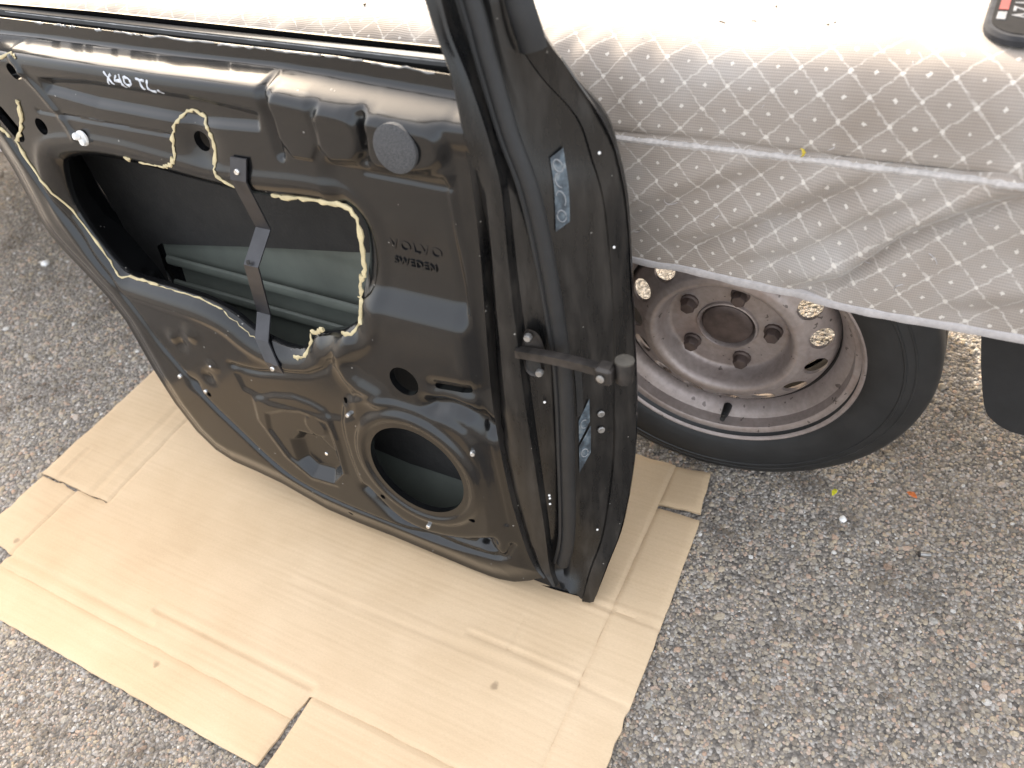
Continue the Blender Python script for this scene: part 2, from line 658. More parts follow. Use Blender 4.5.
def make_pebbles():
    ph = (1 + 5 ** 0.5) / 2
    ico = np.array([(-1, ph, 0), (1, ph, 0), (-1, -ph, 0), (1, -ph, 0), (0, -1, ph), (0, 1, ph), (0, -1, -ph), (0, 1, -ph), (ph, 0, -1), (ph, 0, 1), (-ph, 0, -1), (-ph, 0, 1)]) / 1.902
    tri = np.array([(0, 11, 5), (0, 5, 1), (0, 1, 7), (0, 7, 10), (0, 10, 11), (1, 5, 9), (5, 11, 4), (11, 10, 2), (10, 7, 6), (7, 1, 8), (3, 9, 4), (3, 4, 2), (3, 2, 6), (3, 6, 8), (3, 8, 9), (4, 9, 5), (2, 4, 11), (6, 2, 10), (8, 6, 7), (9, 8, 1)])
    regs = [(-0.30, 0.50, 0.18, 1.00, 52000, 0.69), (-0.40, 0.40, 1.00, 1.60, 20000, 1.0), (-2.6, -1.05, 0.10, 1.40, 17000, 1.05), (-1.45, -0.1, -0.15, 0.20, 48000, 0.70)]
    P, S = [], []
    for x0, x1, y0, y1, den, k in regs:
        n = int((x1 - x0) * (y1 - y0) * den)
        P.append(np.c_[rng.uniform(x0, x1, n), rng.uniform(y0, y1, n)])
        S.append(np.exp(rng.normal(math.log(0.0029 * k), 0.34, n)))
    P, S = np.vstack(P), np.concatenate(S)
    inside = (P[:, 0] > CX0 + 0.004) & (P[:, 0] < CX1 - 0.004) & (P[:, 1] > CY0 + 0.004) & (P[:, 1] < CY1 - 0.004)
    P, S = P[~inside], np.clip(S[~inside], 0.0014, 0.0075)
    n = len(P)
    a = rng.uniform(0, 2 * math.pi, n)
    sx, sy, sz = rng.uniform(0.8, 1.35, n), rng.uniform(0.7, 1.05, n), rng.uniform(0.45, 0.8, n)
    V = ico[None] * (1 + rng.uniform(-0.16, 0.16, (n, 12, 1)))
    V = V * np.stack([sx, sy, sz], 1)[:, None] * S[:, None, None]
    ca, sa = np.cos(a)[:, None], np.sin(a)[:, None]
    X = V[..., 0] * ca - V[..., 1] * sa + P[:, :1]
    Y = V[..., 0] * sa + V[..., 1] * ca + P[:, 1:]
    Z = V[..., 2] + (S * sz * rng.uniform(-0.4, 0.3, n))[:, None]
    verts = np.stack([X, Y, Z], -1).reshape(-1, 3)
    faces = (tri[None] + 12 * np.arange(n)[:, None, None]).reshape(-1, 3)
    me = bpy.data.meshes.new('gravel')
    me.vertices.add(len(verts))
    me.vertices.foreach_set('co', verts.ravel())
    me.loops.add(faces.size)
    me.loops.foreach_set('vertex_index', faces.ravel().astype(np.int32))
    me.polygons.add(len(faces))
    me.polygons.foreach_set('loop_start', np.arange(0, faces.size, 3, dtype=np.int32))
    me.polygons.foreach_set('use_smooth', np.zeros(len(faces), bool))
    at = me.attributes.new('tone', 'FLOAT', 'POINT')
    at.data.foreach_set('value', np.repeat(rng.random(n) ** 1.0, 12).astype(np.float32))
    me.update()
    me.validate()
    me.materials.append(M_PEBBLE)
    link(bpy.data.objects.new('gravel', me), label='loose small mixed gravel stones covering the ground', cat='gravel', kind='stuff')


make_pebbles()

# ------------------------------------------------------------------ cardboard
ZC = 0.0075
box_root = empty('flattened_cardboard_box', (-0.7, 0.43, 0.0), label='large flattened brown cardboard box lying on the gravel under the car door', cat='cardboard')
OFF = np.array((-0.7, 0.43, 0.0))


def card_piece(name, poly, creases=(), cuts=(), lift=None, rough=0.0016, step=0.0045, seed=1):
    P = np.array(poly, float)
    c0, c1 = P.min(0) - 0.01, P.max(0) + 0.01

    def sdf(U, V):
        s = sd_poly(U, V, P) + vnoise(U, V, 60, seed) * rough
        for line, r in cuts:
            s = np.maximum(s, r - d_line(U, V, line))
        return s
    U, V, F = sheet((c0[0], c1[0], c0[1], c1[1]), step, sdf)
    s = sd_poly(U, V, P)
    h = ZC + 0.0016 * vnoise(U, V, 4, 3) + 0.0012 * vnoise(U, V * 2.2, 7, 4) + 0.0003 * vnoise(U, V, 40, 9)
    h = h - 0.0022 * np.exp(-(s / 0.0035) ** 2)
    for line, d, w in creases:
        q = d_line(U, V, line)
        h = h - 1.4 * d * np.exp(-(q / w) ** 2) + .5 * d * np.exp(-((q - 2.2 * w) / (1.2 * w)) ** 2)
    if lift is not None:
        h = h + lift(U, V)
    pts = np.c_[U, V, h]
    bot = pts.copy()
    P2, F2 = flange(pts, F, lambda b: b - np.array((0, 0, 0.0042)))
    o = mesh_obj(name, P2 - OFF, F2, M_CARD, box_root, sharp=50)
    return o


gx = 0.0006
card_piece('main_panel', [(-1.1850, .1795), (-0.5715, .1795), (-0.5675, .2160), (-0.2445, .2160), (-0.2445, .752), (-1.1075, .756), (-1.1075, .3425), (-1.1850, .3425)],
           creases=[([(-.868, .2255), (-.57, .2255)], .0018, .004), ([(-1.19, .201), (-.86, .203)], .0015, .005), ([(-.411, .3775), (-.2445, .3765)], .0012, .003), ([(-.349, .378), (-.351, .43)], .0009, .002),
                    ([(-.7, .345), (-.25, .36)], .0005, .004), ([(-.28, .484), (-.2445, .483)], .0014, .003), ([(-1.1, .6), (-.3, .62)], .0008, .006)],
           cuts=[([(-.868, .223), (-.8665, .196)], .0017)], step=.0036)
card_piece('front_flap', [(-1.205, .1125), (-0.5745, .1125), (-0.5725, .1820), (-1.195, .1820)], lift=lambda U, V: -.0016 * sstep(.176, .180, V) + 0.004 * sstep(.178, .112, V) * (0.4 + 0.6 * sstep(-1.2, -.6, U)), rough=.0009, seed=2)
card_piece('front_flap', [(-0.5635, .0900), (-0.1780, .0960), (-0.1780, .2190), (-0.5640, .2190)], lift=lambda U, V: -.0016 * sstep(.212, .216, V) + 0.002 * sstep(.21, .1, V), seed=3)
card_piece('side_flap', [(-1.274, .203), (-1.1815, .203), (-1.1815, .3405), (-1.272, .3405)], lift=lambda U, V: -.0016 * sstep(-1.188, -1.184, U) + 0.003 * sstep(-1.19, -1.27, U), rough=.0025, seed=4)
card_piece('side_flap', [(-1.278, .3440), (-1.1040, .3440), (-1.1040, .756), (-1.276, .756)], creases=[([(-1.15, .345), (-1.147, .6)], .0012, .006), ([(-1.236, .343), (-1.236, .42)], .002, .003)], lift=lambda U, V: -.0016 * sstep(-1.111, -1.107, U) + 0.004 * sstep(-1.12, -1.27, U) * sstep(.5, .36, V), seed=5)
card_piece('side_flap', [(-0.2480, .2155), (-0.1765, .2155), (-0.1740, .44), (-0.1795, .6665), (-0.2480, .6665)], creases=[([(-.245, .483), (-.17, .482)], .0016, .003), ([(-.245, .373), (-.17, .366)], .0012, .003)], lift=lambda U, V: -.0016 * sstep(-.241, -.245, U) + 0.0015 * sstep(-.24, -.18, U), seed=6)
card_piece('side_flap', [(-0.2480, .6735), (-0.1815, .6775), (-0.1905, .7535), (-0.2480, .7520)], lift=lambda U, V: -.0016 * sstep(-.241, -.245, U) + 0.004 * sstep(-.24, -.19, U), seed=7)

# ------------------------------------------------------------------ car door
LE = math.radians(8.0)
door = empty('car_door', (0, 0.452, 0.0335), label='black dismantled car door without trim leaning against the covered trailer', cat='car door')
door.rotation_euler = (-LE, 0, 0)


def L(u, v, w):
    """door coordinates: u across, v up the door, w towards the viewer of its inner side"""
    return (u, -w, v)


def LA(u, v, w):
    return np.c_[u, -np.asarray(w), v]


JAMB = [
    [(-0.3974, 0.7521, 0), (-0.3896, 0.7216, 0), (-0.3803, 0.6896, 0), (-0.3758, 0.6556, 0), (-0.3731, 0.6193, 0), (-0.3692, 0.5809, 0), (-0.3698, 0.5173, 0), (-0.3717, 0.4336, 0), (-0.3778, 0.3512, 0), (-0.3734, 0.2616, 0), (-0.3654, 0.1799, 0), (-0.3551, 0.11, 0), (-0.3396, 0.0575, 0), (-0.3259, 0.0376, 0)],
    [(-0.3898, 0.7497, -0.012), (-0.3835, 0.7187, -0.012), (-0.3718, 0.6866, -0.012), (-0.3616, 0.6528, -0.012), (-0.353, 0.6171, -0.012), (-0.3472, 0.5789, -0.012), (-0.3473, 0.5153, -0.012), (-0.3449, 0.4328, -0.012), (-0.3424, 0.3531, -0.012), (-0.3368, 0.2647, -0.012), (-0.331, 0.1829, -0.012), (-0.3264, 0.1108, -0.012), (-0.3235, 0.0521, -0.012), (-0.314, 0.0238, -0.008)],
    [(-0.3876, 0.7457, -0.03), (-0.3799, 0.7142, -0.03), (-0.3686, 0.6814, -0.03), (-0.3578, 0.6469, -0.03), (-0.3455, 0.6109, -0.03), (-0.3369, 0.5724, -0.03), (-0.3247, 0.5102, -0.03), (-0.3131, 0.4293, -0.03), (-0.3144, 0.3484, -0.03), (-0.3145, 0.2575, -0.03), (-0.3154, 0.1722, -0.03), (-0.317, 0.0962, -0.03), (-0.3256, 0.0305, -0.03), (-0.3082, 0.0155, -0.014)],
    [(-0.3605, 0.7444, -0.04), (-0.3561, 0.7124, -0.042), (-0.3508, 0.6782, -0.045), (-0.3431, 0.6421, -0.048), (-0.3331, 0.6045, -0.05), (-0.3226, 0.5656, -0.05), (-0.3114, 0.5022, -0.05), (-0.3006, 0.4197, -0.05), (-0.2944, 0.3397, -0.05), (-0.294, 0.2479, -0.05), (-0.2945, 0.1646, -0.047), (-0.2972, 0.0918, -0.043), (-0.3063, 0.0325, -0.037), (-0.2994, 0.0044, -0.02)],
    [(-0.3481, 0.7437, -0.045), (-0.3438, 0.7109, -0.05), (-0.3267, 0.6755, -0.06), (-0.3004, 0.637, -0.075), (-0.289, 0.5974, -0.082), (-0.2781, 0.5568, -0.085), (-0.2718, 0.4899, -0.088), (-0.2668, 0.4041, -0.088), (-0.2651, 0.3228, -0.085), (-0.2625, 0.2338, -0.08), (-0.2647, 0.155, -0.07), (-0.2682, 0.0928, -0.055), (-0.278, 0.0437, -0.04), (-0.2845, -0.0078, -0.026)],
    [(-0.3272, 0.7434, -0.05), (-0.3175, 0.7111, -0.055), (-0.2995, 0.673, -0.075), (-0.2779, 0.6316, -0.097), (-0.2677, 0.5909, -0.105), (-0.2606, 0.5483, -0.11), (-0.2568, 0.4785, -0.115), (-0.2513, 0.3908, -0.115), (-0.2449, 0.3104, -0.11), (-0.2415, 0.2243, -0.1), (-0.2434, 0.1495, -0.085), (-0.2485, 0.0915, -0.065), (-0.2571, 0.0487, -0.045), (-0.2694, -0.0133, -0.032)]]

JC = [resample(c, 4) for c in JAMB]
# carry the pillar of the window frame on upwards
for c in range(6):
    a, b = JC[c][0], JC[c][4]
    d = (a - b) / (a[1] - b[1])
    d[0] = -0.27
    d[2] = -0.06 if c else -0.05
    ext = np.array([a + d * t for t in (0.34, 0.26, 0.18, 0.1, 0.04)])
    JC[c] = np.vstack([ext, JC[c]])
E0 = np.array(JC[0])
vv = E0[:, 1]
# even out the panel edge a little
E0[18:-6, 0] = np.convolve(np.pad(E0[:, 0], 4, mode='edge'), np.ones(9) / 9, 'valid')[18:-6]
JC[0] = E0

TOP = [(-1.175, .7015), (-1.036, .698), (-.814, .692), (-.629, .688), (-.535, .686), (-.3790, .677)]
rightedge = [(p[0], p[1]) for p in E0 if .03 < p[1] < .673]
BOT = [(-0.354, 0.0131), (-0.3801, -0.0035), (-0.4047, -0.0105), (-0.431, -0.013), (-0.4974, -0.0095), (-0.585, -0.0044), (-0.6498, -0.0031), (-0.7092, 0.0005), (-0.7535, 0.0112), (-0.7962, 0.023), (-0.8449, 0.029), (-0.8953, 0.033), (-0.93, 0.046), (-0.96, 0.0764), (-0.986, 0.1288), (-1.003, 0.1888), (-1.0115, 0.2326), (-1.02, 0.2775), (-1.038, 0.3137), (-1.0666, 0.3497), (-1.091, 0.3777), (-1.1085, 0.4022), (-1.118, 0.4294), (-1.121, 0.4709), (-1.124, 0.5058), (-1.13, 0.54), (-1.155, 0.62), (-1.172, 0.67)]
OUT = np.array(TOP + rightedge + BOT)

OPEN = chaikin([(-1.012, .524), (-.992, .538), (-.929, .547), (-.857, .546), (-.807, .541), (-.744, .536), (-.687, .533), (-.638, .535), (-.58, .539), (-.540, .537), (-.529, .522), (-.531, .492), (-.546, .431), (-.553, .400), (-.566, .381), (-.615, .357), (-.632, .352), (-.643, .343), (-.657, .322), (-.688, .314), (-.713, .317), (-.745, .325), (-.779, .350), (-.82, .361), (-.866, .364), (-.938, .367), (-.976, .369), (-.990, .386), (-1.014, .423), (-1.029, .470)], 2)
SPK = (-.5008, .1805)


def circ(U, V, c, r, e=1.0):
    return np.hypot((U - c[0]) / e, V - c[1]) - r


HOLES = [lambda U, V: sd_poly(U, V, OPEN),
         lambda U, V: circ(U, V, SPK, .0712),
         lambda U, V: circ(U, V, (-.498, .324), .0205),
         lambda U, V: d_line(U, V, [(-.452, .328), (-.410, .3335)]) - .0042,
         lambda U, V: circ(U, V, (-1.000, .648), .0105),
         lambda U, V: d_line(U, V, [(-1.072, .590), (-1.056, .566)]) - .012,
         lambda U, V: circ(U, V, (-.997, .581), .0105),
         lambda U, V: circ(U, V, (-.720, .592), .0115),
         lambda U, V: circ(U, V, (-.875, .188), .0045),
         lambda U, V: circ(U, V, (-.602, .262), .004),
         lambda U, V: circ(U, V, (-.572, .101), .004),
         lambda U, V: circ(U, V, (-.425, .118), .004),
         lambda U, V: circ(U, V, (-.657, .018), .004)]


def panel_sdf(U, V):
    s = sd_poly(U, V, OUT)
    for hf in HOLES:
        s = np.maximum(s, -hf(U, V))
    return s


def relief(U, V):
    h = np.zeros_like(U)
    # belt ledge
    vc = np.interp(U, [-1.2, -.98, -.757, -.61, -.5, -.39], [.676, .674, .668, .666, .659, .652])
    hw = np.interp(U, [-1.2, -.62, -.54, -.4], [.010, .011, .014, .015])
    under = sstep(.1, -1.3, (V - vc) / hw)

    def pad_(poly, d, w, n=1):
        nonlocal h
        s = sd_poly(U, V, chaikin(poly, n) if n else poly)
        h = h + d * sstep(w / 2, -w / 2, s) * under

    def groove(line, d, w, n=1):
        nonlocal h
        q = d_line(U, V, chaikin(line, n, False) if n else line)
        h = h + d * np.exp(-(q / w) ** 2)
    h = h - 0.034 * sstep(-1, 1, (V - vc) / (hw * .75))
    # rounding of the ledge front
    h = h + 0.003 * np.exp(-((V - vc + 0.018) / 0.012) ** 2)
    # long channel
    pad_([(-.958, .647), (-.621, .640), (-.626, .612), (-.953, .624)], -.0075, .010, 1)
    groove([(-.990, .602), (-.860, .598), (-.762, .596)], -.0022, .0022)
    groove([(-.985, .648), (-.965, .622), (-.950, .600), (-.938, .575)], .0032, .005)
    groove([(-.998, .672), (-.985, .648)], .002, .005)
    # tabs and pods below the belt
    groove([(-.606, .662), (-.603, .592)], -.006, .0045, 0)
    pad_([(-.597, .668), (-.546, .668), (-.546, .593), (-.597, .593)], .004, .007, 1)
    pad_([(-.543, .652), (-.500, .648), (-.488, .632), (-.494, .600), (-.545, .593)], .0055, .010, 1)
    groove([(-.487, .645), (-.486, .625), (-.495, .598)], -.007, .005)
    pad_([(-.482, .652), (-.443, .648), (-.412, .646), (-.398, .633), (-.398, .614), (-.415, .600), (-.458, .595), (-.487, .598)], .0065, .011, 2)
    groove([(-.50, .585), (-.44, .583), (-.40, .582)], -.002, .003)
    # lettered field and the ledge under it
    mask = sstep(-.56, -.535, U) * sstep(-.396, -.406, U)
    gq = sstep(.412, .450, V) * (1 - 0.62 * sstep(.46, .575, V)) * sstep(.600, .585, V)
    h = h - 0.017 * mask * gq
    # rolled lip of the main opening
    so = sd_poly(U, V, OPEN)
    h = h - 0.013 * np.clip(1 - so / 0.020, 0, 1) ** 2
    h = h + 0.0025 * np.exp(-((so - .026) / .008) ** 2)
    # hump right of the opening, flowing down
    groove([(-.575, .365), (-.592, .330), (-.580, .300), (-.545, .288)], .008, .015)
    groove([(-.80, .263), (-.760, .262), (-.719, .273), (-.636, .294), (-.598, .338)], -.004, .005)
    pad_([(-.80, .262), (-.72, .272), (-.64, .292), (-.60, .335), (-.58, .25), (-.62, .22), (-.79, .21)], -.002, .012, 1)
    # pentagon with pocket
    pad_([(-.800, .200), (-.713, .240), (-.650, .236), (-.634, .215), (-.634, .085), (-.735, .075)], .0028, .009, 1)
    pad_([(-.778, .180), (-.708, .214), (-.650, .213), (-.641, .190), (-.641, .092), (-.728, .085)], -.0032, .007, 1)
    pad_([(-.724, .165), (-.653, .170), (-.647, .098), (-.722, .090)], -.013, .018, 1)
    h = h + .002 * sstep(.0025, -.0025, circ(U, V, (-.669, .195), .018))
    # speaker field
    pad_([(-.618, .255), (-.555, .288), (-.45, .287), (-.400, .262), (-.393, .10), (-.42, .062), (-.5, .050), (-.565, .056), (-.612, .10)], .005, .012, 2)
    rs = np.hypot(U - SPK[0], V - SPK[1])
    h = h + .0055 * sstep(.100, .089, rs) - .003 * sstep(.0835, .0800, rs)
    groove([(-.462, .296), (-.438, .303), (-.410, .298), (-.388, .276)], -.014, .011)
    groove([(-.452, .328), (-.410, .3335)], -.006, .010)
    groove([(-.602, .099), (-.560, .055), (-.523, .046), (-.489, .047), (-.440, .060), (-.405, .078)], -.012, .009)
    groove([(-.425, .070), (-.398, .060)], -.008, .006)
    # bead along the rim of the door
    bead = [(-1.085, .560), (-1.060, .490), (-1.029, .428), (-1.016, .390), (-.994, .357), (-.964, .303), (-.948, .264), (-.925, .232), (-.888, .173), (-.837, .124), (-.8, .087), (-.759, .058), (-.712, .045), (-.649, .039), (-.577, .035), (-.491, .036), (-.424, .046), (-.385, .052), (-.374, .08)]
    q = d_line(U, V, chaikin(bead, 2, False))
    h = h - .0055 * np.exp(-(q / .0045) ** 2)
    s = sd_poly(U, V, OUT)
    h = h - .010 * sstep(-.045, -.005, s) * sstep(.63, .5, V)
    h = h - .007 * sstep(-.403, -.392, U + .03 * sstep(.3, .0, V) * 0) * sstep(.66, .6, V) * sstep(.28, .34, V)
    groove([(-.395, .59), (-.402, .40), (-.398, .30), (-.380, .12)], -.002, .003)
    # dimples
    for c, r, d in (((-.843, .251), .008, .003), ((-.905, .285), .010, .004), ((-.893, .275), .010, -.004), ((-.865, .300), .012, .004), ((-.72, .592), .022, -.006), ((-.67, .561), .012, .002), ((-.90, .20), .012, -.004), ((-.86, .225), .009, -.004)):
        h = h + d * np.exp(-((U - c[0]) ** 2 + (V - c[1]) ** 2) / r ** 2)
    h = h + .0006 * vnoise(U, V, 8, 21) + .00015 * vnoise(U, V, 19, 22)
    return h


U, V, F = sheet((-1.20, -.31, -.012, .724), 0.00225, panel_sdf)
Wd = relief(U, V)


def pan_flange(b):
    uu, vv_, ww = b[:, 0], b[:, 2], -b[:, 1]
    outer = np.abs(sd_poly(uu, vv_, OUT)) < 0.003
    left = outer & (vv_ < .66) & (uu < -.42)
    skw = np.interp(vv_, [-.03, .0, .05, .1, .2, .3, .4, .5, .6, .66, .72], [-.032, -.042, -.062, -.082, -.102, -.112, -.116, -.114, -.102, -.080, -.058])
    depth = np.where(left, ww - skw - .002, np.where(outer, .0022, .009))
    return LA(uu + np.where(left & (vv_ > .06), .003, 0), vv_, ww - depth)


P2, F2 = flange(LA(U, V, Wd), F, pan_flange)
panel = mesh_obj('inner_panel', P2, F2, M_PAINT, door, sharp=55)


def surf(u, v):
    return float(relief(np.array([u], float), np.array([v], float))[0])


def normal_at(u, v):
    e = .002
    n = Vector((-(surf(u + e, v) - surf(u - e, v)) / (2 * e), -1.0, -(surf(u, v + e) - surf(u, v - e)) / (2 * e)))
    n.normalize()
    return n      # points to -y (viewer) in door space


# outer skin (outside face and primered inside face)
SKV = [-.03, .0, .05, .1, .2, .3, .4, .5, .6, .66, .72]
SKW = [-.032, -.042, -.062, -.082, -.102, -.112, -.116, -.114, -.102, -.080, -.058]
skedge = [(p[0], p[1]) for p in JC[5] if p[1] < .70]
SKOUT = np.array([(-1.185, .708), (-.9, .705), (-.5, .694), (-.330, .690)] + skedge + [(-.330, -.020), (-.43, -.023)] + [(x - .002, min(y - .009, y * 1.0 - .002) if y < .05 else y) for x, y in BOT[5:]])
U, V, F = sheet((-1.21, -.22, -.03, .72), 0.012, lambda a, b: sd_poly(a, b, SKOUT))
Ws = np.interp(V, SKV, SKW) - .010 * np.exp(-((V - .33) / .2) ** 2) * sstep(-.25, -.40, U) * sstep(-1.15, -.9, U)
P2, F2 = flange(LA(U, V, Ws), F, lambda b: b + np.array((0, -.0035, 0)))
mesh_obj('outer_skin', P2, F2[:, ::-1], M_SKIN, door, sharp=50)
sel = sd_poly(U, V, SKOUT) < -.03
ok = sel[F].all(1)
Wi = Ws + .004 + .004 * np.exp(-((V - .405 + .02 * (U + .7)) / .008) ** 2)
mesh_obj('skin_inside', LA(U, V, Wi), F[ok], M_PRIMER, door)
# dark sheets standing in for the shade inside the door, and the impact beam
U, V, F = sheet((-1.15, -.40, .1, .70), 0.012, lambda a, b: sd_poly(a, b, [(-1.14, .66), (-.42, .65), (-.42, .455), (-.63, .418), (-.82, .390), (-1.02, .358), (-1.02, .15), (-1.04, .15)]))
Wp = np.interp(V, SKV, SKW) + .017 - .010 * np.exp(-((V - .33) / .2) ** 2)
mesh_obj('inner_shade_sheet', LA(U, V, Wp), F, M_INNERSHADE, door)
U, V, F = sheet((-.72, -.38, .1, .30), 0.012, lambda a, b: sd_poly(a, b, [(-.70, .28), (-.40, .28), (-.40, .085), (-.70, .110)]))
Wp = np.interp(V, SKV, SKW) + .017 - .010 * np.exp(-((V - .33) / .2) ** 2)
mesh_obj('inner_shade_sheet', LA(U, V, Wp), F, M_INNERSHADE, door)  # second dark sheet, for the shade behind the speaker hole
for v0 in (.331, .290):
    us = np.linspace(-1.0, -.36, 14)
    vs2 = v0 - .02 * (us + .7)
    ws2 = np.interp(vs2, SKV, SKW) + .010
    vt, ft = tube(LA(us, vs2, ws2), .008, 8, flat=.6, up=(0, -1, 0))
    mesh_obj('impact_beam', vt, ft, M_PRIMER, door)

# hinge side jamb: a loft through its edge lines
prof = []
for i in range(len(JC[0])):
    p = [np.array(JC[c][i]) for c in range(6)]
    row = [p[0] + np.array((-.004, 0, -.045 if i < 12 else -.030)), p[0] + np.array((-.0035, 0, -.004)), p[0] + np.array((0, 0, -.0005 + (surf(p[0][0] - .004, p[0][1]) * float(sstep(.645, .615, p[0][1])) if p[0][1] > .03 else 0)))]
    row += [p[0] * .65 + p[1] * .35 + np.array((0, 0, -.003)), p[1] + np.array((-.003, 0, .0015)), p[1], p[1] * .85 + p[2] * .15 + np.array((0, 0, -.008)), p[2] * .94 + p[1] * .06, p[2],
            p[2] * .5 + p[3] * .5 + np.array((0, 0, -.004)), p[3], p[3] * .9 + p[4] * .1, p[3] * .5 + p[4] * .5 + np.array((0, 0, -.003)), p[4] * .9 + p[3] * .1, p[4], p[4] * .85 + p[5] * .15 + np.array((0, 0, .004)), p[5] * .75 + p[4] * .25 + np.array((0, 0, .003)), p[5], p[5] + np.array((-.002, 0, -.006)), p[5] + np.array((-.03, 0, -.006))]
    prof.append(row)
nr, nc = len(prof), len(prof[0])
pp = np.array(prof).reshape(-1, 3)
pp[:, 2] += .0007 * vnoise(pp[:, 0] * 1.0, pp[:, 1], 18, 31)
Fj = [(i * nc + j, i * nc + j + 1, (i + 1) * nc + j + 1, (i + 1) * nc + j) for i in range(nr - 1) for j in range(nc - 1)]


def in_hole(q):
    return d_line(np.array([q[0]]), np.array([q[1]]), [(-.3335, .420), (-.3305, .385)])[0] < .0


o = mesh_obj('hinge_jamb', LA(pp[:, 0], pp[:, 1], pp[:, 2]), Fj, M_JAMB, door, sharp=38)


def jamb_at(c, v, k=0.0):
    """point on jamb line c (plus fraction k towards line c+1) at height v"""
    def on(ci):
        A = JC[ci][::-1]
        return np.array([np.interp(v, A[:, 1], A[:, i]) for i in range(3)])
    a = on(c)
    return a if k == 0 else a * (1 - k) + on(c + 1) * k


# rest of the window frame (above the picture)
fr = [np.array(JC[2][0]) + (0, .0, .0), np.array((-.52, 1.105, -.05)), np.array((-.62, 1.13, -.055)), np.array((-.95, 1.135, -.055)), np.array((-1.18, 1.10, -.05)), np.array((-1.235, 1.04, -.05)), np.array((-1.205, .85, -.05)), np.array((-1.175, .70, -.05))]
fr = resample(fr, 4)
vt, ft = tube(LA(fr[:, 0], fr[:, 1], fr[:, 2]), .022, 10, flat=1.3)
mesh_obj('window_frame', vt, ft, M_RUBBER, door)
# strip on the outside of the pillar, cut off near the belt
st = np.array([(-.337, .700, -.056), (-.3395, .715, -.0535), (-.345, .735, -.0515), (-.356, .775, -.054), (-.41, .98, -.066)]) + (.010, 0, .004)
vt, ft = tube(LA(st[:, 0], st[:, 1], st[:, 2]), .0125, 8, flat=.5, up=(0.3, -1, 0))
mesh_obj('pillar_strip', vt, ft, M_RUBBER, door)

# belt mouldings
us = np.linspace(-1.18, -.385, 40)
vb = np.interp(us, [-1.2, -1.078, -.736, -.419], [.707, .704, .695, .687]) - .0075
vt, ft = tube(LA(us, vb, np.full(40, -.060)), .0085, 8, flat=.9, up=(0, 0, 1))
bm_ = mesh_obj('belt_moulding', vt, ft, M_RUBBER, door)
vt, ft = tube(LA(us[6:-1], vb[6:-1] + .0035, np.full(33, -.0535)), .0007, 6)
mesh_obj('moulding_highlight', vt, ft, M_EDGEWHITE, bm_)  # pale thread painted in as the moulding's highlight line
# chipped bright edge of the inner belt flange
k = 0
for a, b in ((-.975, -.962), (-.942, -.922), (-.915, -.905), (-.872, -.862), (-.84, -.80), (-.795, -.69), (-.685, -.62), (-.615, -.55), (-.545, -.50), (-.49, -.42)):
    us = np.linspace(a, b, 10)
    vb = np.interp(us, [-1.175, -1.036, -.814, -.629, -.535, -.379], [.7015, .698, .692, .688, .686, .677]) - .0004
    ws2 = np.array([surf(x, y) for x, y in zip(us, vb)])
    r = .0005 + .0007 * rng.random(10) * (1.5 if b < -.8 else 1)
    vt, ft = tube(LA(us, vb + .0006 * rng.normal(size=10), ws2 + .0004), r, 6)
    mesh_obj('bare_metal_edge', vt, ft, M_EDGEWHITE, door)

# rubber door seal
SEAL = np.array([(-.3686, .7473), (-.3575, .6986), (-.3415, .6345), (-.3246, .5841), (-.3123, .5203), (-.3, .42), (-.2964, .3568), (-.2968, .2674), (-.3002, .1181), (-.3109, .0531)])
SEAL = np.vstack([[(-.46, 1.085), (-.42, .94)], SEAL])
sp_ = resample(SEAL, 6)
vt, ft = tube(LA(sp_[:, 0], sp_[:, 1], np.full(len(sp_), -.026)), .0085, 12, flat=.85, up=(0, -1, 0))
sl = mesh_obj('rubber_seal', vt, ft, M_RUBBER, door)
vt, ft = tube(LA(sp_[:, 0] - .0105, sp_[:, 1], np.full(len(sp_), -.024)), .003, 8)
mesh_obj('seal_lip', vt, ft, M_RUBBER, sl)


def disc(c, n, r, t, seg=16, dome=.3):
    """little domed disc as (V, F); c centre of base, n outward"""
    n = Vector(n).normalized()
    a = n.orthogonal().normalized()
    b = n.cross(a)
    V, F = [], []
    rings = [(1.0, 0.0), (1.0, t * (1 - dome)), (.8, t)]
    for rr, h in rings:
        for k in range(seg):
            an = 2 * math.pi * k / seg
            V.append(Vector(c) + (a * math.cos(an) + b * math.sin(an)) * r * rr + n * h)
    for i in range(2):
        for k in range(seg):
            l = (k + 1) % seg
            F.append((i * seg + k, i * seg + l, (i + 1) * seg + l, (i + 1) * seg + k))
    F.append(tuple(2 * seg + k for k in range(seg)))
    return V, F


def on_panel(u, v, off=0.0):
    return Vector(L(u, v, surf(u, v) + off))


# screws and clips on the panel
for u, v, r, t in ((-.598, .242, .0032, .005), (-.410, .245, .0034, .006), (-.499, .075, .0034, .005), (-.924, .209, .0034, .005), (-.679, .128, .003, .002), (-.880, .192, .0032, .003), (-.843, .251, .002, .002)):
    v_, f_ = disc(on_panel(u, v, -.0005), normal_at(u, v), r, t, 12)
    mesh_obj('screw', v_, f_, M_ZINC, door)
# white plastic clip
c = on_panel(-.919, .576)
v1, f1 = disc(c, (0, -1, 0), .0095, .003, 16)
cl = mesh_obj('plastic_clip', v1, f1, M_WHITEPL, door)
v1, f1 = merge([disc(c + Vector((-.003, -.003, .003)), (-.2, -1, .2), .0045, .006, 12), disc(c + Vector((.004, -.003, -.003)), (.2, -1, -.1), .0038, .005, 12)])
mesh_obj('clip_head', v1, f1, M_WHITEPL, cl)
# grey round foam pad
v1, f1 = disc(Vector(L(-.4455, .6215, surf(-.4455, .6215) - .001)), (0, -1, .02), .0238, .007, 48, .25)
mesh_obj('foam_pad', v1, f1, M_FOAM, door)

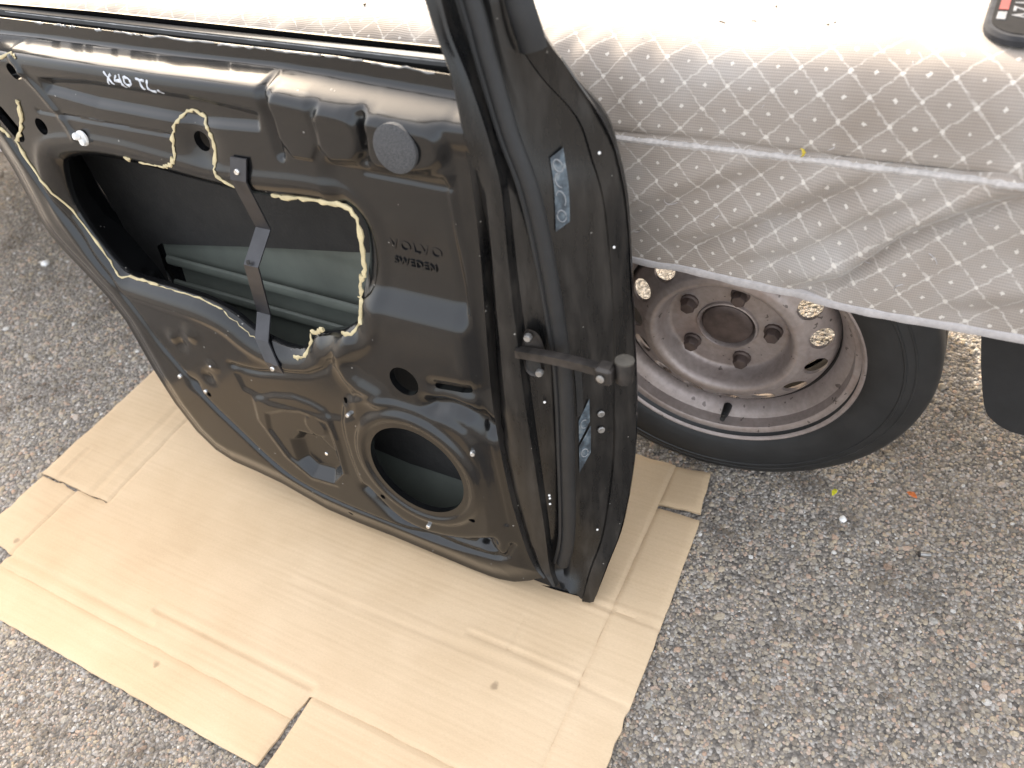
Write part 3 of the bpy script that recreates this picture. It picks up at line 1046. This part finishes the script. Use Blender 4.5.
# steel brace across the opening
br = [(-.6625, .583, .004), (-.6680, .558, .003), (-.6910, .4795, -.03), (-.6965, .4430, .0), (-.7400, .345, -.033), (-.7300, .320, -.008), (-.7110, .295, .003), (-.7110, .279, .003)]
Vb, Fb = [], []
for i, (u, v, w) in enumerate(br):
    if i in (0, 1, 6, 7):
        w = surf(u, v) + .0015
    hw = .0115
    for s in (-1, 1):
        Vb += [L(u + s * hw, v, w), L(u + s * hw, v, w + .0022)]
for i in range(len(br) - 1):
    a, b = i * 4, (i + 1) * 4
    Fb += [(a + 1, a + 3, b + 3, b + 1), (a, b, b + 2, a + 2), (a, a + 1, b + 1, b), (a + 2, b + 2, b + 3, a + 3)]
Fb += [(0, 2, 3, 1), (len(Vb) - 4, len(Vb) - 3, len(Vb) - 1, len(Vb) - 2)]
brace = fix_normals(mesh_obj('steel_brace', Vb, Fb, M_BRACKET, door, sharp=15))
for u, v in ((-.6665, .568), (-.711, .287)):
    v_, f_ = disc(L(u, v, surf(u, v) + .0035), (0, -1, 0), .0036, .003, 12)
    mesh_obj('screw', v_, f_, M_ZINC, brace)
v_, f_ = disc(L(-.698, .448, .0025), (0, -1, .3), .0032, .0012, 12)
mesh_obj('brace_hole', v_, f_, M_INNERSHADE, brace)

# beads of cream sealant
BEADS = [([(-1.040, .655), (-1.024, .662), (-.990, .669), (-.984, .664)], .0032),
         ([(-1.022, .611), (-1.027, .596), (-1.040, .576), (-1.060, .558)], .0042),
         ([(-1.105, .585), (-1.092, .573), (-1.075, .558)], .0038),
         ([(-1.067, .556), (-1.060, .528), (-1.043, .495), (-1.022, .447), (-.994, .394), (-.980, .3675), (-.942, .3665), (-.905, .364)], .0030),
         ([(-.905, .364), (-.866, .3625), (-.82, .3595), (-.79, .350)], .0017),
         ([(-.79, .350), (-.77, .337), (-.748, .3225), (-.725, .3155)], .0012),
         ([(-.792, .556), (-.776, .561), (-.766, .572), (-.764, .584), (-.757, .598), (-.742, .616), (-.724, .625), (-.710, .621), (-.701, .609), (-.700, .588), (-.708, .566), (-.704, .554), (-.686, .541)], .0030),
         ([(-.840, .5535), (-.815, .5525), (-.792, .556)], .0018),
         ([(-.862, .556), (-.852, .555)], .0035),
         ([(-.640, .538), (-.622, .538), (-.600, .541), (-.567, .542), (-.537, .540), (-.5255, .522), (-.5275, .484), (-.532, .456)], .0040),
         ([(-.536, .459), (-.5445, .431), (-.545, .421), (-.549, .398), (-.562, .378), (-.580, .371)], .0036),
         ([(-.618, .364), (-.628, .356), (-.638, .356)], .0040),
         ([(-.640, .350), (-.650, .326), (-.662, .312), (-.674, .309)], .0034)]
for line, r in BEADS:
    q = resample(line, 5)
    q = q + rng.normal(size=q.shape) * .0009
    w = np.array([max(surf(a, b), -.010) for a, b in q]) + r * .25
    r = r * .66
    rr = r * (1 + .38 * rng.normal(size=len(q))).clip(.45, 1.8)
    vt, ft = tube(LA(q[:, 0], q[:, 1], w), rr, 7, flat=.6, up=(0, -1, 0))
    mesh_obj('sealant_bead', vt, ft, M_SEALANT, door)


def text_part(name, body, size, u, v, w, rot, mat, parent, depth=.0009, shear=0, spacing=1.0, mtx=None):
    cu = bpy.data.curves.new(name, 'FONT')
    cu.body = body
    cu.size = size
    cu.extrude = depth
    cu.shear = shear
    cu.space_character = spacing
    cu.resolution_u = 3
    tmp = bpy.data.objects.new(name, cu)
    COL.objects.link(tmp)
    dg = bpy.context.evaluated_depsgraph_get()
    me = bpy.data.meshes.new_from_object(tmp.evaluated_get(dg))
    bpy.data.objects.remove(tmp)
    me.name = name
    me.materials.clear()
    me.materials.append(mat)
    if mtx is None:
        mtx = Matrix.Translation(L(u, v, w)) @ Matrix.Rotation(math.radians(90), 4, 'X') @ Matrix.Rotation(rot, 4, 'Z')
    me.transform(mtx)
    o = bpy.data.objects.new(name, me)
    link(o, parent)
    return o


wl = surf(-.455, .50)
text_part('pressed_lettering', 'VOLVO', .0175, -.4905, .4985, wl, math.radians(-1), M_PAINT, door, .0016, spacing=1.2)
text_part('pressed_lettering', 'SWEDEN', .0125, -.4905, .4795, surf(-.455, .4845) + .0003, math.radians(-1), M_PAINT, door, .0016, spacing=1.15)

# marker writing: X40 TL,
STROKES = [[(0, .0), (.4, -.5), (.75, -1.1)], [(.75, -.1), (.4, -.5), (.1, -1.15)], [(1.35, -.1), (1.1, -.6), (1.75, -.55)], [(1.7, .05), (1.75, -.6), (1.85, -1.25)],
           [(2.2, -.1), (2.7, -.2), (2.85, -.6), (2.5, -.85), (2.15, -.65), (2.2, -.1)], [(3.5, -.05), (4.4, -.1)], [(3.9, -.05), (3.95, -.6), (4.1, -1.0)], [(4.75, .05), (4.6, -.6), (4.75, -.95), (5.25, -.95)], [(5.6, -.7), (5.75, -1.15)]]
parts = []
for s in STROKES:
    q = resample(np.array(s) * (.0142, .0115) + (-.834, .6605), 4)
    q[:, 1] -= (q[:, 0] + .836) * .06
    w = np.array([surf(a, b) for a, b in q]) + .0003
    parts.append(tube(LA(q[:, 0], q[:, 1], w), .0014 * (1 + .3 * rng.normal(size=len(q))).clip(.6, 1.5), 6, flat=.4, up=(0, -1, 0)))
v_, f_ = merge(parts)
mesh_obj('marker_writing', v_, f_, M_CHALK, door)


# stickers on the jamb
def jamb_patch(v0, v1, c, k0, k1, lift, n=10, skew=0.0, dk=0.0):
    V, F = [], []
    for i in range(n + 1):
        v = v0 + (v1 - v0) * i / n
        for j, k in enumerate((k0 + dk * i / n, (k0 + k1) / 2 + dk * i / n, k1 + dk * i / n)):
            V.append(L(*(jamb_at(c, v + skew * (j / 2), k) + np.array((.0006, 0, lift)))))
    for i in range(n):
        for j in range(2):
            a = i * 3 + j
            F.append((a, a + 1, a + 4, a + 3))
    return V, F


v_, f_ = jamb_patch(.530, .602, 3, .07, .36, .0022, skew=.008, dk=.24)
s1 = mesh_obj('sticker', v_, f_, M_STICKER, door)
v_, f_ = jamb_patch(.210, .252, 3, .02, .36, .0022, skew=.028)
s2 = mesh_obj('sticker', v_, f_, M_STICKER, door)
v_, f_ = jamb_patch(.258, .292, 3, .02, .34, .0022, skew=.028)
s3 = mesh_obj('sticker', v_, f_, M_STICKER, door)


def loop_mark(parent, v, k, rv, rk, c=3, lift=.0030, a0=0, a1=6.0):
    q = []
    for a in np.linspace(a0, a1, 14):
        p = jamb_at(c, v + rv * math.sin(a), k + rk * math.cos(a))
        q.append(L(p[0], p[1], p[2] + lift))
    vt, ft = tube(q, .0008, 5)
    mesh_obj('sticker_print', vt, ft, M_STICKERTXT, parent)


loop_mark(s1, .594, .42, .006, .08)
loop_mark(s1, .580, .38, .007, .09, a0=1.2, a1=4.6)
loop_mark(s1, .562, .30, .008, .08, a0=-1, a1=2.6)
loop_mark(s1, .545, .25, .006, .08)
loop_mark(s2, .240, .20, .006, .10)
loop_mark(s3, .285, .20, .006, .10, a0=1, a1=5)

# openings of the jamb: dark recess behind the check strap, slot, bolt heads
v_, f_ = [], []


def recess(name, pts, w, mat, parent, depth=.010):
    P = chaikin(pts, 2)
    n = len(P)
    V = [L(a, b, w) for a, b in P] + [L(a * .9 + P[:, 0].mean() * .1, b * .9 + P[:, 1].mean() * .1, w - depth) for a, b in P]
    F = [(i, (i + 1) % n, n + (i + 1) % n, n + i) for i in range(n)] + [tuple(range(n, 2 * n))]
    return mesh_obj(name, V, F, mat, parent, sharp=30)


wj = -.018
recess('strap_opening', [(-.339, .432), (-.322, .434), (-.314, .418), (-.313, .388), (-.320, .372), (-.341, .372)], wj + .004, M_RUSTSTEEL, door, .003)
recess('strap_opening', [(-.335, .404), (-.320, .402), (-.317, .386), (-.322, .377), (-.337, .377)], wj + .0055, M_INNERSHADE, door, .001)
for v, u in ((.424, -.331), (.381, -.320)):
    v_, f_ = disc(L(u, v, wj + .004), (.1, -1, 0), .0045, .006, 8)
    mesh_obj('bolt', v_, f_, M_STEEL, door)
V_, F_ = jamb_patch(.298, .372, 3, -.02, .16, .0016)
mesh_obj('jamb_slot', V_, F_, M_INNERSHADE, door)
for v in (.292, .268):
    p = jamb_at(3, v, .66)
    v_, f_ = disc(L(p[0], p[1], p[2] + .001), (.6, -.8, 0), .0045, .0025, 14)
    mesh_obj('weld_spot', v_, f_, M_STEEL, door)
# paint chips
for c_, v, k in ((2, .33, -.05), (2, .175, -.5), (2, .165, -.5), (1, .185, .6), (4, .60, .4), (4, .50, .3), (3, .11, .8)):
    p = jamb_at(c_, v, 0) if k < 0 else jamb_at(c_, v, k)
    v_, f_ = disc(L(p[0] - (.008 if k < 0 else 0), p[1], p[2] + (.006 if k < 0 else .003)), (.5, -.9, 0), .0016, .0012, 7)
    mesh_obj('paint_chip', v_, f_, M_WHITEPL, door)

# check strap with its clevis
A = np.array((-.336, .403, -.012))
B = np.array((-.232, .425, .012))
q = np.array([A + (B - A) * t + np.array((0, .002 * math.sin(t * 3.1), 0)) for t in np.linspace(-.1, 1, 9)])
Vb, Fb = [], []
for i, (u, v, w) in enumerate(q):
    hh = .0058
    Vb += [L(u, v + hh, w + .003), L(u, v + hh * .8, w + .0065), L(u, v - hh * .8, w + .0065), L(u, v - hh, w + .003), L(u, v - hh, w - .003), L(u, v + hh, w - .003)]
for i in range(len(q) - 1):
    for k in range(6):
        a, b = i * 6 + k, i * 6 + (k + 1) % 6
        Fb.append((a, b, b + 6, a + 6))
Fb += [tuple(range(5, -1, -1)), tuple((len(q) - 1) * 6 + k for k in range(6))]
strap = fix_normals(mesh_obj('check_strap', Vb, Fb, M_RUSTSTEEL, door, sharp=25))
v_, f_ = box(L(-.2335, .4235, .014), (.0175, .0185, .020), .003)
cv = mesh_obj('clevis', v_, f_, M_RUSTSTEEL, strap, sharp=25)
v_, f_ = disc(L(-.2345, .4235, .0245), (0, -1, 0), .0042, .0015, 14)
mesh_obj('clevis_bolt', v_, f_, M_STEEL, cv)
pin = [L(-.217, .4245 + t, .006) for t in (-.012, -.011, .010, .0125)]
v_, f_ = tube(pin, [.0080, .0090, .0090, .0080], 18, up=(0, -1, 0))
mesh_obj('hinge_pin', v_, f_, M_RUSTSTEEL, strap)
v_, f_ = tube([L(-.217, .4365 + t, .006) for t in (0, .002, .003)], [.0096, .0096, .007], 18, up=(0, -1, 0))
mesh_obj('pin_cap', v_, f_, simple('dusty_brass_cap', (0.06, 0.053, 0.043), 0.8, 0.0, scale=90), strap)
# rubber foot of the door at its lower front corner
ft_ = [(-.325, .010, -.012), (-.300, -.002, -.014), (-.272, -.0125, -.020)]

# ------------------------------------------------------------------ trailer with wheel
trailer = empty('trailer', (-0.5, 1.15, 0.0), label='small trailer hidden under the patterned fabric cover, one wheel showing', cat='trailer')
TO = np.array((-0.5, 1.15, 0.0))
v_, f_ = box((-1.05, 1.18, .600), (3.6, .84, .105), .006)
mesh_obj('bed', np.array(v_) - TO, f_, M_UNDER, trailer, sharp=20)
v_, f_ = box((-1.05, 1.575, .485), (3.5, .045, .118), .004)  # added low rail, cuts the sun patch under the bed short
mesh_obj('sun_stop_rail', np.array(v_) - TO, f_, M_FRAME, trailer, sharp=20)
v_, f_ = box((-1.85, 1.50, .345), (1.90, .085, .390), .006)  # added box that keeps sun off the ground at the left
mesh_obj('sun_blocker_box', np.array(v_) - TO, f_, M_FRAME, trailer, sharp=20)
for y in (1.02, 1.42):
    v_, f_ = box((-.75, y, .511), (2.8, .05, .068), .004)
    mesh_obj('chassis_rail', np.array(v_) - TO, f_, M_FRAME, trailer, sharp=20)

yw, tl = -.0447, .0512
AX = np.array([math.sin(yw) * math.cos(tl), math.cos(yw) * math.cos(tl), math.sin(tl)])
E1 = np.array([math.cos(yw), -math.sin(yw), 0.0])
E2 = np.cross(E1, AX)
if E2[2] < 0:
    E2 = -E2
WC = np.array([-.192, .757, .2640])
BAS = (E1, E2, AX)


def wheel_mesh(name, profile, seg, mat, parent, sharp=35):
    V, F = lathe(profile, seg, BAS, WC - TO)
    return fix_normals(mesh_obj(name, V, F, mat, parent, sharp=sharp))


# steel disc with its ring of holes (polar sheet)
RN = [0.0, .030, .036, .040, .046, .076, .0800, .083, .0865, .0905, .097, .106, .112, .118, .126, .134, .1395, .1435]
AN = [.056, .056, .055, .0505, .050, .0510, .0505, .0450, .0320, .0215, .0185, .0205, .0255, .0290, .0340, .0400, .0445, .0560]
NH, PH0 = 15, math.radians(10.3)


def disc_sdf(Th, Rr):
    s = np.maximum(Rr - .1435, .034 - Rr)
    for k in range(-1, NH + 1):
        a = PH0 + k * 2 * math.pi / NH
        s = np.maximum(s, -(np.hypot((Th - a) * .1235 / 1.18, (Rr - .1235) / .92) - .0112))
    return s


# parametrise angle by arc length so the sheet step is even
class _:
    pass


KA = .1235
U, V, F = sheet((0, 2 * math.pi * KA, .030, .1475), 0.0022, lambda a, b: np.maximum(np.maximum(b - .1435, .036 - b), np.max([-(np.hypot((a - (PH0 + k * 2 * math.pi / NH) * KA) / 1.18, (b - .1235) / .95) - .0140) for k in range(-1, NH + 1)], axis=0)))
axial = np.interp(V, RN, AN)
th = U / KA
base = WC - TO
pts = base + np.outer(V * np.cos(th), E1) + np.outer(V * np.sin(th), E2) + np.outer(axial, AX)
P2, F2 = flange(pts, F, lambda b: b + AX * .0055)
wheel = mesh_obj('wheel', P2, F2[:, ::-1], M_RIM, trailer, sharp=55)
wheel['label'] = 'dusty steel wheel disc with round vent holes'
fix_normals(wheel)
rim_prof = [(.1785, -.0005), (.1805, .0005), (.1815, .004), (.1800, .008), (.1755, .0095), (.1690, .0100), (.1655, .0125), (.1645, .020), (.1630, .028), (.1590, .031), (.1555, .0335), (.1500, .040), (.1460, .050)]
barrel_prof = [(.1460, .050), (.1435, .062), (.1430, .085), (.1480, .096), (.160, .108), (.165, .125), (.180, .138), (.178, .142), (.162, .128), (.156, .112), (.144, .098)]
wheel_mesh('rim', [(.1745, .0030), (.1765, .0005)] + rim_prof, 128, M_RIM, wheel)
wheel_mesh('rim_barrel', barrel_prof, 96, M_BARREL, wheel)  # inner barrel in a darker tone than the rim
tyre_prof = [(.1700, .016), (.1770, .0045), (.1815, -.0005), (.1880, -.0045), (.1990, -.0085), (.2110, -.0108), (.2210, -.0105), (.2220, -.0118), (.2240, -.0118), (.2250, -.0100), (.2330, -.0075), (.2340, -.0082), (.2352, -.0078), (.2360, -.0062), (.2440, -.0030), (.2520, .0005), (.2575, .0055), (.2603, .0125), (.2608, .024)]
groove_ = []
for a0 in (.034, .056, .078, .100):
    groove_ += [(.2608, a0 - .006), (.2612, a0), (.2545, a0 + .0015), (.2545, a0 + .0065), (.2612, a0 + .008)]
tyre_prof += groove_ + [(.2600, .118), (.2585, .126), (.2490, .139), (.2330, .149), (.2100, .152), (.1880, .146), (.1770, .138), (.1700, .126)]
tyre = wheel_mesh('tyre', tyre_prof, 160, M_TYRE, wheel, sharp=30)
# tread blocks cut along the shoulder: small ribs
for k in range(0):
    pass
# hub cap, hub barrel, bolts, valve
wheel_mesh('hub_cap', [(.0005, .047), (.022, .047), (.030, .0478), (.0335, .050), (.035, .054), (.035, .075)], 48, M_HUB, wheel)
wheel_mesh('hub_collar', [(.0415, .062), (.0415, .0500), (.0405, .0472), (.0385, .0465), (.0372, .0485), (.0368, .070)], 48, M_RIM, wheel)
for k in range(5):
    a = math.radians(4 + 72 * k)
    c = WC - TO + (E1 * math.cos(a) + E2 * math.sin(a)) * .0605
    V, F = [], []
    for r, h, hexa in ((.0125, .0505, 0), (.0125, .0470, 0), (.0098, .0455, 0), (.0095, .0360, 1), (.0082, .0340, 1), (.0001, .0335, 1)):
        for j in range(12):
            q = 2 * math.pi * j / 12 + a
            rr = r * (1.0 if not hexa else (1.06 if j % 2 == 0 else .93))
            V.append(c + E1 * math.cos(q) * rr + E2 * math.sin(q) * rr + AX * h)
    for i in range(5):
        for j in range(12):
            l = (j + 1) % 12
            F.append((i * 12 + j, i * 12 + l, (i + 1) * 12 + l, (i + 1) * 12 + j))
    fix_normals(mesh_obj('wheel_bolt', V, F, M_HUB, wheel, sharp=30))
a = math.radians(-86)
d = E1 * math.cos(a) + E2 * math.sin(a)
c = WC - TO + d * .152
v_, f_ = tube([c + AX * .038, c + AX * .024 - d * .002, c + AX * .014 - d * .005, c + AX * .0138 - d * .005, c + AX * .004 - d * .008], [.0062, .0055, .0048, .0040, .0036], 12)
mesh_obj('tyre_valve', v_, f_, M_RUBBER, wheel)
# axle
v_, f_ = tube([base + AX * .075, base + AX * .14, base + AX * .16, np.array((-.20, 1.50, .275)) - TO], [.035, .035, .024, .024], 20)
mesh_obj('axle', v_, f_, M_FRAME, trailer)
# mud flap: rubber sheet with a rounded lower corner
poly = chaikin([(.078, .50), (.082, .40), (.096, .330), (.116, .262), (.128, .238), (.160, .222), (.36, .215), (.36, .50)], 1)
U, V, F = sheet((.05, .38, .20, .52), .008, lambda a, b: sd_poly(a, b, poly))
yy = .765 + .012 * np.sin((V - .2) * 9) + .03 * (U - .08)
P2, F2 = flange(np.c_[U, yy, V], F, lambda b: b + np.array((0, .007, 0)))
mesh_obj('mud_flap', P2 - TO, F2, M_RUBBER, trailer, sharp=50)

# ------------------------------------------------------------------ fabric cover draped over the trailer
prof_yz = [(1.60, .60), (1.612, .64), (1.60, .664), (1.55, .671), (1.3, .670), (1.05, .671), (.90, .672), (.82, .671), (.775, .668), (.748, .660), (.730, .645), (.7205, .625), (.7165, .605), (.7150, .592), (.7185, .5865), (.7135, .580), (.7115, .565), (.7095, .53), (.7080, .49), (.7065, .45), (.7055, .424)]
pf = resample(prof_yz, 10)
# even spacing along the profile
seg = np.r_[0, np.cumsum(np.linalg.norm(np.diff(pf, axis=0), axis=1))]
ns = 190
fine = np.concatenate([np.linspace(0, seg[-1] - .42, 60)[:-1], np.linspace(seg[-1] - .42, seg[-1], 130)])
py, pz = np.interp(fine, seg, pf[:, 0]), np.interp(fine, seg, pf[:, 1])
xs = np.concatenate([np.linspace(-2.9, -.5, 150)[:-1], np.linspace(-.5, .42, 230), np.linspace(.42, .78, 24)[1:]])
X, S_ = np.meshgrid(xs, fine)
Y0_, Z0_ = np.repeat(py[:, None], len(xs), 1), np.repeat(pz[:, None], len(xs), 1)
ty, tz = np.gradient(py, fine), np.gradient(pz, fine)
ny, nz = -tz, ty                      # sheet normal in the profile plane
flip = np.sign(-ny[-5])               # make the normal of the hanging side point to -Y
ny, nz = ny * flip, nz * flip
NY, NZ = np.repeat(ny[:, None], len(xs), 1), np.repeat(nz[:, None], len(xs), 1)
hang = sstep(.60, .45, Z0_) * (Y0_ < .8)
side = sstep(.664, .60, Z0_) * (Y0_ < .8)
D_ = .0022 * vnoise(X, S_, 7, 41) + .0009 * vnoise(X, S_, 24, 42)


def fold(line, depth, wid, crest):
    """oblique wrinkle in the hanging side: a valley with a crest above it"""
    q = np.asarray(line, float)
    xx = q[:, 0]
    o = np.argsort(xx)
    zl = np.interp(X, xx[o], q[o, 1])
    dz = (Z0_ - zl)
    fade = sstep(xx.min() - .03, xx.min() + .03, X) * sstep(xx.max() + .03, xx.max() - .03, X)
    return fade * side * (-depth * np.exp(-(dz / wid) ** 2) + crest * np.exp(-((dz - 1.9 * wid) / (1.3 * wid)) ** 2))


D_ = D_ + fold([(.085, .572), (.053, .556), (-.011, .510), (-.057, .452), (-.100, .428)], .010, .011, .011)
D_ = D_ + fold([(.02, .560), (-.05, .520), (-.110, .470), (-.16, .445)], .003, .010, .005)
D_ = D_ + fold([(-.05, .560), (-.081, .545), (-.164, .487), (-.235, .448)], .007, .011, .007)
D_ = D_ + fold([(-.15, .560), (-.21, .530), (-.253, .508), (-.30, .480)], .004, .010, .005)
D_ = D_ + fold([(.30, .50), (.15, .47), (.05, .440)], .005, .012, .006)
D_ = D_ + hang * .010 * np.sin(X * 9.0 + 1.2) * sstep(.55, .43, Z0_)
# gathers next to the door above the seam
D_ = D_ + .0016 * np.sin(X * 150 + 3 * vnoise(X, S_, 12, 43)) * sstep(-.16, -.30, X) * sstep(.592, .625, Z0_) * sstep(.672, .655, Z0_) * (Y0_ < .8)
hemz = .0045 * np.sin((X + .35) * 5.2) + .003 * vnoise(X, X * 0, 9, 44)
Yc, Zc = Y0_ + NY * D_, Z0_ + NZ * D_ + hemz * sstep(.585, .424, Z0_) * (Y0_ < .8)
cv_off = np.array((-.75, .72, .42))
verts = np.stack([X, Yc, Zc], -1).reshape(-1, 3) - cv_off
nxs, nys = len(xs), len(fine)
idx = np.arange(nxs * nys).reshape(nys, nxs)
faces = np.stack([idx[:-1, :-1], idx[:-1, 1:], idx[1:, 1:], idx[1:, :-1]], -1).reshape(-1, 4)
cover = empty('fabric_cover', tuple(cv_off), label='pale grey fabric cover with diamond pattern draped over the trailer above the wheel', cat='fabric cover')
sheet_o = mesh_obj('cloth', verts, faces, M_FABRIC, cover, sharp=0)
uvl = sheet_o.data.uv_layers.new(name='metres')
li = np.empty(len(sheet_o.data.loops), dtype=np.int32)
sheet_o.data.loops.foreach_get('vertex_index', li)
uvs = np.stack([X.ravel()[li], S_.ravel()[li]], -1)
uvl.data.foreach_set('uv', uvs.ravel().astype(np.float32))
sm = sheet_o.modifiers.new('thickness', 'SOLIDIFY')
sm.thickness = .003
sm.offset = -1 if flip else 1
# piping along the seam and the white hem
iz = int(np.argmin(np.abs(pz - .5800) + 10 * (py > .8)))
pipe = np.stack([xs, Yc[iz] - .001, Zc[iz]], -1) - cv_off
v_, f_ = tube(pipe, .0038 + .0006 * rng.normal(size=len(pipe)).clip(-1, 1), 8, flat=1.0)
po = mesh_obj('seam_piping', v_, f_, M_PIPING, cover)
ul = po.data.uv_layers.new(name='metres')
for lp in po.data.loops:
    co = po.data.vertices[lp.vertex_index].co
    ul.data[lp.index].uv = (co.x - .75, co.z + .02)
hem = np.stack([xs, Yc[-1] - .0015, Zc[-1] - .001], -1) - cv_off
hem[:, 2] += .0012 * vnoise(xs, xs * 0, 40, 51)
v_, f_ = tube(hem, .0058 + .0008 * vnoise(xs, xs * 0, 60, 52), 8, flat=.75, up=(0, 1, 0))
mesh_obj('hem_tape', v_, f_, M_HEM, cover)

# loose thread ends and bits of dirt on the cloth
parts = []
for k in range(90):
    i, j = int(rng.integers(70, nys - 6)), int(rng.integers(140, nxs - 40))
    p0 = np.array((xs[j], Yc[i, j], Zc[i, j]))
    n0 = np.array((0, NY[i, j], NZ[i, j]))
    t0 = np.array((0, ty[i], tz[i]))
    a0, ln = rng.uniform(0, 6.28), rng.uniform(.006, .018)
    cur = rng.normal() * 2.0
    pth = [p0 + n0 * .0006 + (np.array((1, 0, 0)) * math.cos(a0 + cur * s) + t0 * math.sin(a0 + cur * s)) * ln * s + n0 * .0022 * math.sin(3.1 * s) for s in np.linspace(0, 1, 6)]
    parts.append(tube(np.array(pth) - cv_off, .0005, 4))
v_, f_ = merge(parts)
mesh_obj('loose_thread', v_, f_, M_HEM, cover, kind='stuff')
parts = []
for k in range(70):
    x, y = rng.uniform(-1.3, .25), rng.uniform(.77, 1.15)
    parts.append(tube(np.array([(x, y, .6735), (x + rng.normal() * .004, y + rng.normal() * .003, .6745)]) - cv_off, rng.uniform(.0005, .0012), 5))
v_, f_ = merge(parts)
mesh_obj('dirt_specks', v_, f_, simple('dry_dirt', (0.07, 0.05, 0.03), 0.9, bump=0), cover, kind='stuff')

# ------------------------------------------------------------------ small black appliance on the cover, at the edge of the picture
ang = math.radians(-92)
zt = .6735
ao = (.0425, .8115, zt)
app = empty('power_supply', ao, label='small rounded black appliance with 12V print lying on the fabric cover', cat='appliance')
app.rotation_euler = (0, 0, ang)
outl = chaikin([(-.095, -.033), (-.010, -.033), (.022, -.032), (.040, -.019), (.046, 0), (.040, .019), (.022, .032), (-.010, .033), (-.095, .033)], 3)


def slab(outl, z0, z1, ins, mat, name, parent):
    n = len(outl)
    c = outl.mean(0)
    rings = [(1.0, z0), (1.0, z1 - ins), (1 - ins * 20, z1)]
    V = [((p[0] - c[0]) * k + c[0], (p[1] - c[1]) * k + c[1], z) for k, z in rings for p in outl]
    F = [(i * n + j, i * n + (j + 1) % n, (i + 1) * n + (j + 1) % n, (i + 1) * n + j) for i in range(2) for j in range(n)] + [tuple(2 * n + j for j in range(n))]
    return mesh_obj(name, V, F, mat, parent, sharp=30)


M_BLACKPL = simple('black_plastic', (0.015, 0.014, 0.014), 0.9, scale=100, bump=0.05, spec=0.1)
M_GREYPL = simple('grey_plastic_rim', (0.035, 0.035, 0.038), 0.9, scale=100, bump=0.05, spec=0.15)
slab(outl, 0, .0075, .003, M_GREYPL, 'housing', app)
slab(outl * .84, .0075, .0081, .0004, M_BLACKPL, 'label_plate', app)


def flat_text(body, size, x, y, mat, name):
    return text_part(name, body, size, 0, 0, 0, 0, mat, app, .0003, mtx=Matrix.Translation((x, y, .0084)))


M_SILVER = simple('silver_print', (0.16, 0.16, 0.165), 0.8, scale=100, bump=0)
M_RED = simple('red_print', (0.17, 0.025, 0.02), 0.8, scale=100, bump=0)
flat_text('12V', .026, -.034, -.013, M_SILVER, 'printed_number')
v_, f_ = box((-.028, -.0205, .0084), (.034, .0075, .0006), 0)
mesh_obj('red_stripe', v_, f_, M_RED, app, smooth=False)
v_, f_ = box((.002, -.0205, .0084), (.016, .0070, .0006), 0)
mesh_obj('silver_stripe', v_, f_, M_SILVER, app, smooth=False)


# ------------------------------------------------------------------ litter on the gravel
def leaf(name, x, y, ln, wd, rot, col, label, cat):
    V, F = [], []
    n = 7
    for i in range(n):
        t = i / (n - 1)
        hw = wd * math.sin(math.pi * (0.06 + .9 * t)) / 2
        z = .0055 + .0025 * math.sin(t * 3) + .001 * (i % 2)
        V += [(-hw, t * ln - ln / 2, z + .0012), (0, t * ln - ln / 2, z), (hw, t * ln - ln / 2, z + .0015)]
    for i in range(n - 1):
        for j in range(2):
            F.append((i * 3 + j, i * 3 + j + 1, i * 3 + j + 4, i * 3 + j + 3))
    o = mesh_obj(name, V, F, simple(name + '_colour', col, 0.6, scale=200, bump=0), sharp=0, label=label, cat=cat)
    md = o.modifiers.new('thickness', 'SOLIDIFY')
    md.thickness = .0005
    o.location = (x, y, 0)
    o.rotation_euler = (0, 0, rot)
    return o


leaf('yellow_leaf', -.015, .785, .013, .007, -.2, (.65, .60, .03), 'tiny bright yellow leaf on the gravel below the tyre', 'leaf')
lf = leaf('yellow_leaf', -.119, .7105, .009, .004, 1.3, (.60, .45, .05), 'tiny dry yellow leaf stuck on the fabric cover at its seam', 'leaf')
lf.location.z = .588
lf.rotation_euler = (1.4, 0, 1.2)
leaf('orange_leaf', .085, .818, .015, .008, 1.2, (.60, .16, .04), 'small orange leaf on the gravel right of the tyre', 'leaf')
bolt = empty('metal_stud', (.116, .724, .006), label='small silver metal stud lying on the gravel at right', cat='stud')
bolt.rotation_euler = (0, math.radians(88), .25)
v_, f_ = tube([(0, 0, -.008), (0, 0, .006)], .0028, 12)
mesh_obj('shank', v_, f_, M_STEEL, bolt)
v_, f_ = tube([(0, 0, -.010), (0, 0, -.0085), (0, 0, -.007)], [.0035, .0048, .0042], 12)
mesh_obj('head', v_, f_, M_RUSTSTEEL, bolt)


def stone(x, y, r, label):
    V, F = lathe([(.0005, -.6), (.6, -.5), (1.0, 0), (.75, .45), (.3, .62), (.0005, .66)], 11, ((1, 0, 0), (0, 1, 0), (0, 0, 1)))
    V = np.array(V) * r * (1 + .12 * rng.normal(size=(len(V), 1)).clip(-1, 1))
    o = mesh_obj('white_stone', V, F, M_WHITEPL, sharp=0, label=label, cat='stone')
    o.location = (x, y, r * .5)
    return o


stone(-1.852, .816, .011, 'larger white stone on the gravel left of the car door')
stone(.005, .745, .0055, 'small white pebble on the gravel below the tyre, near the yellow leaf')
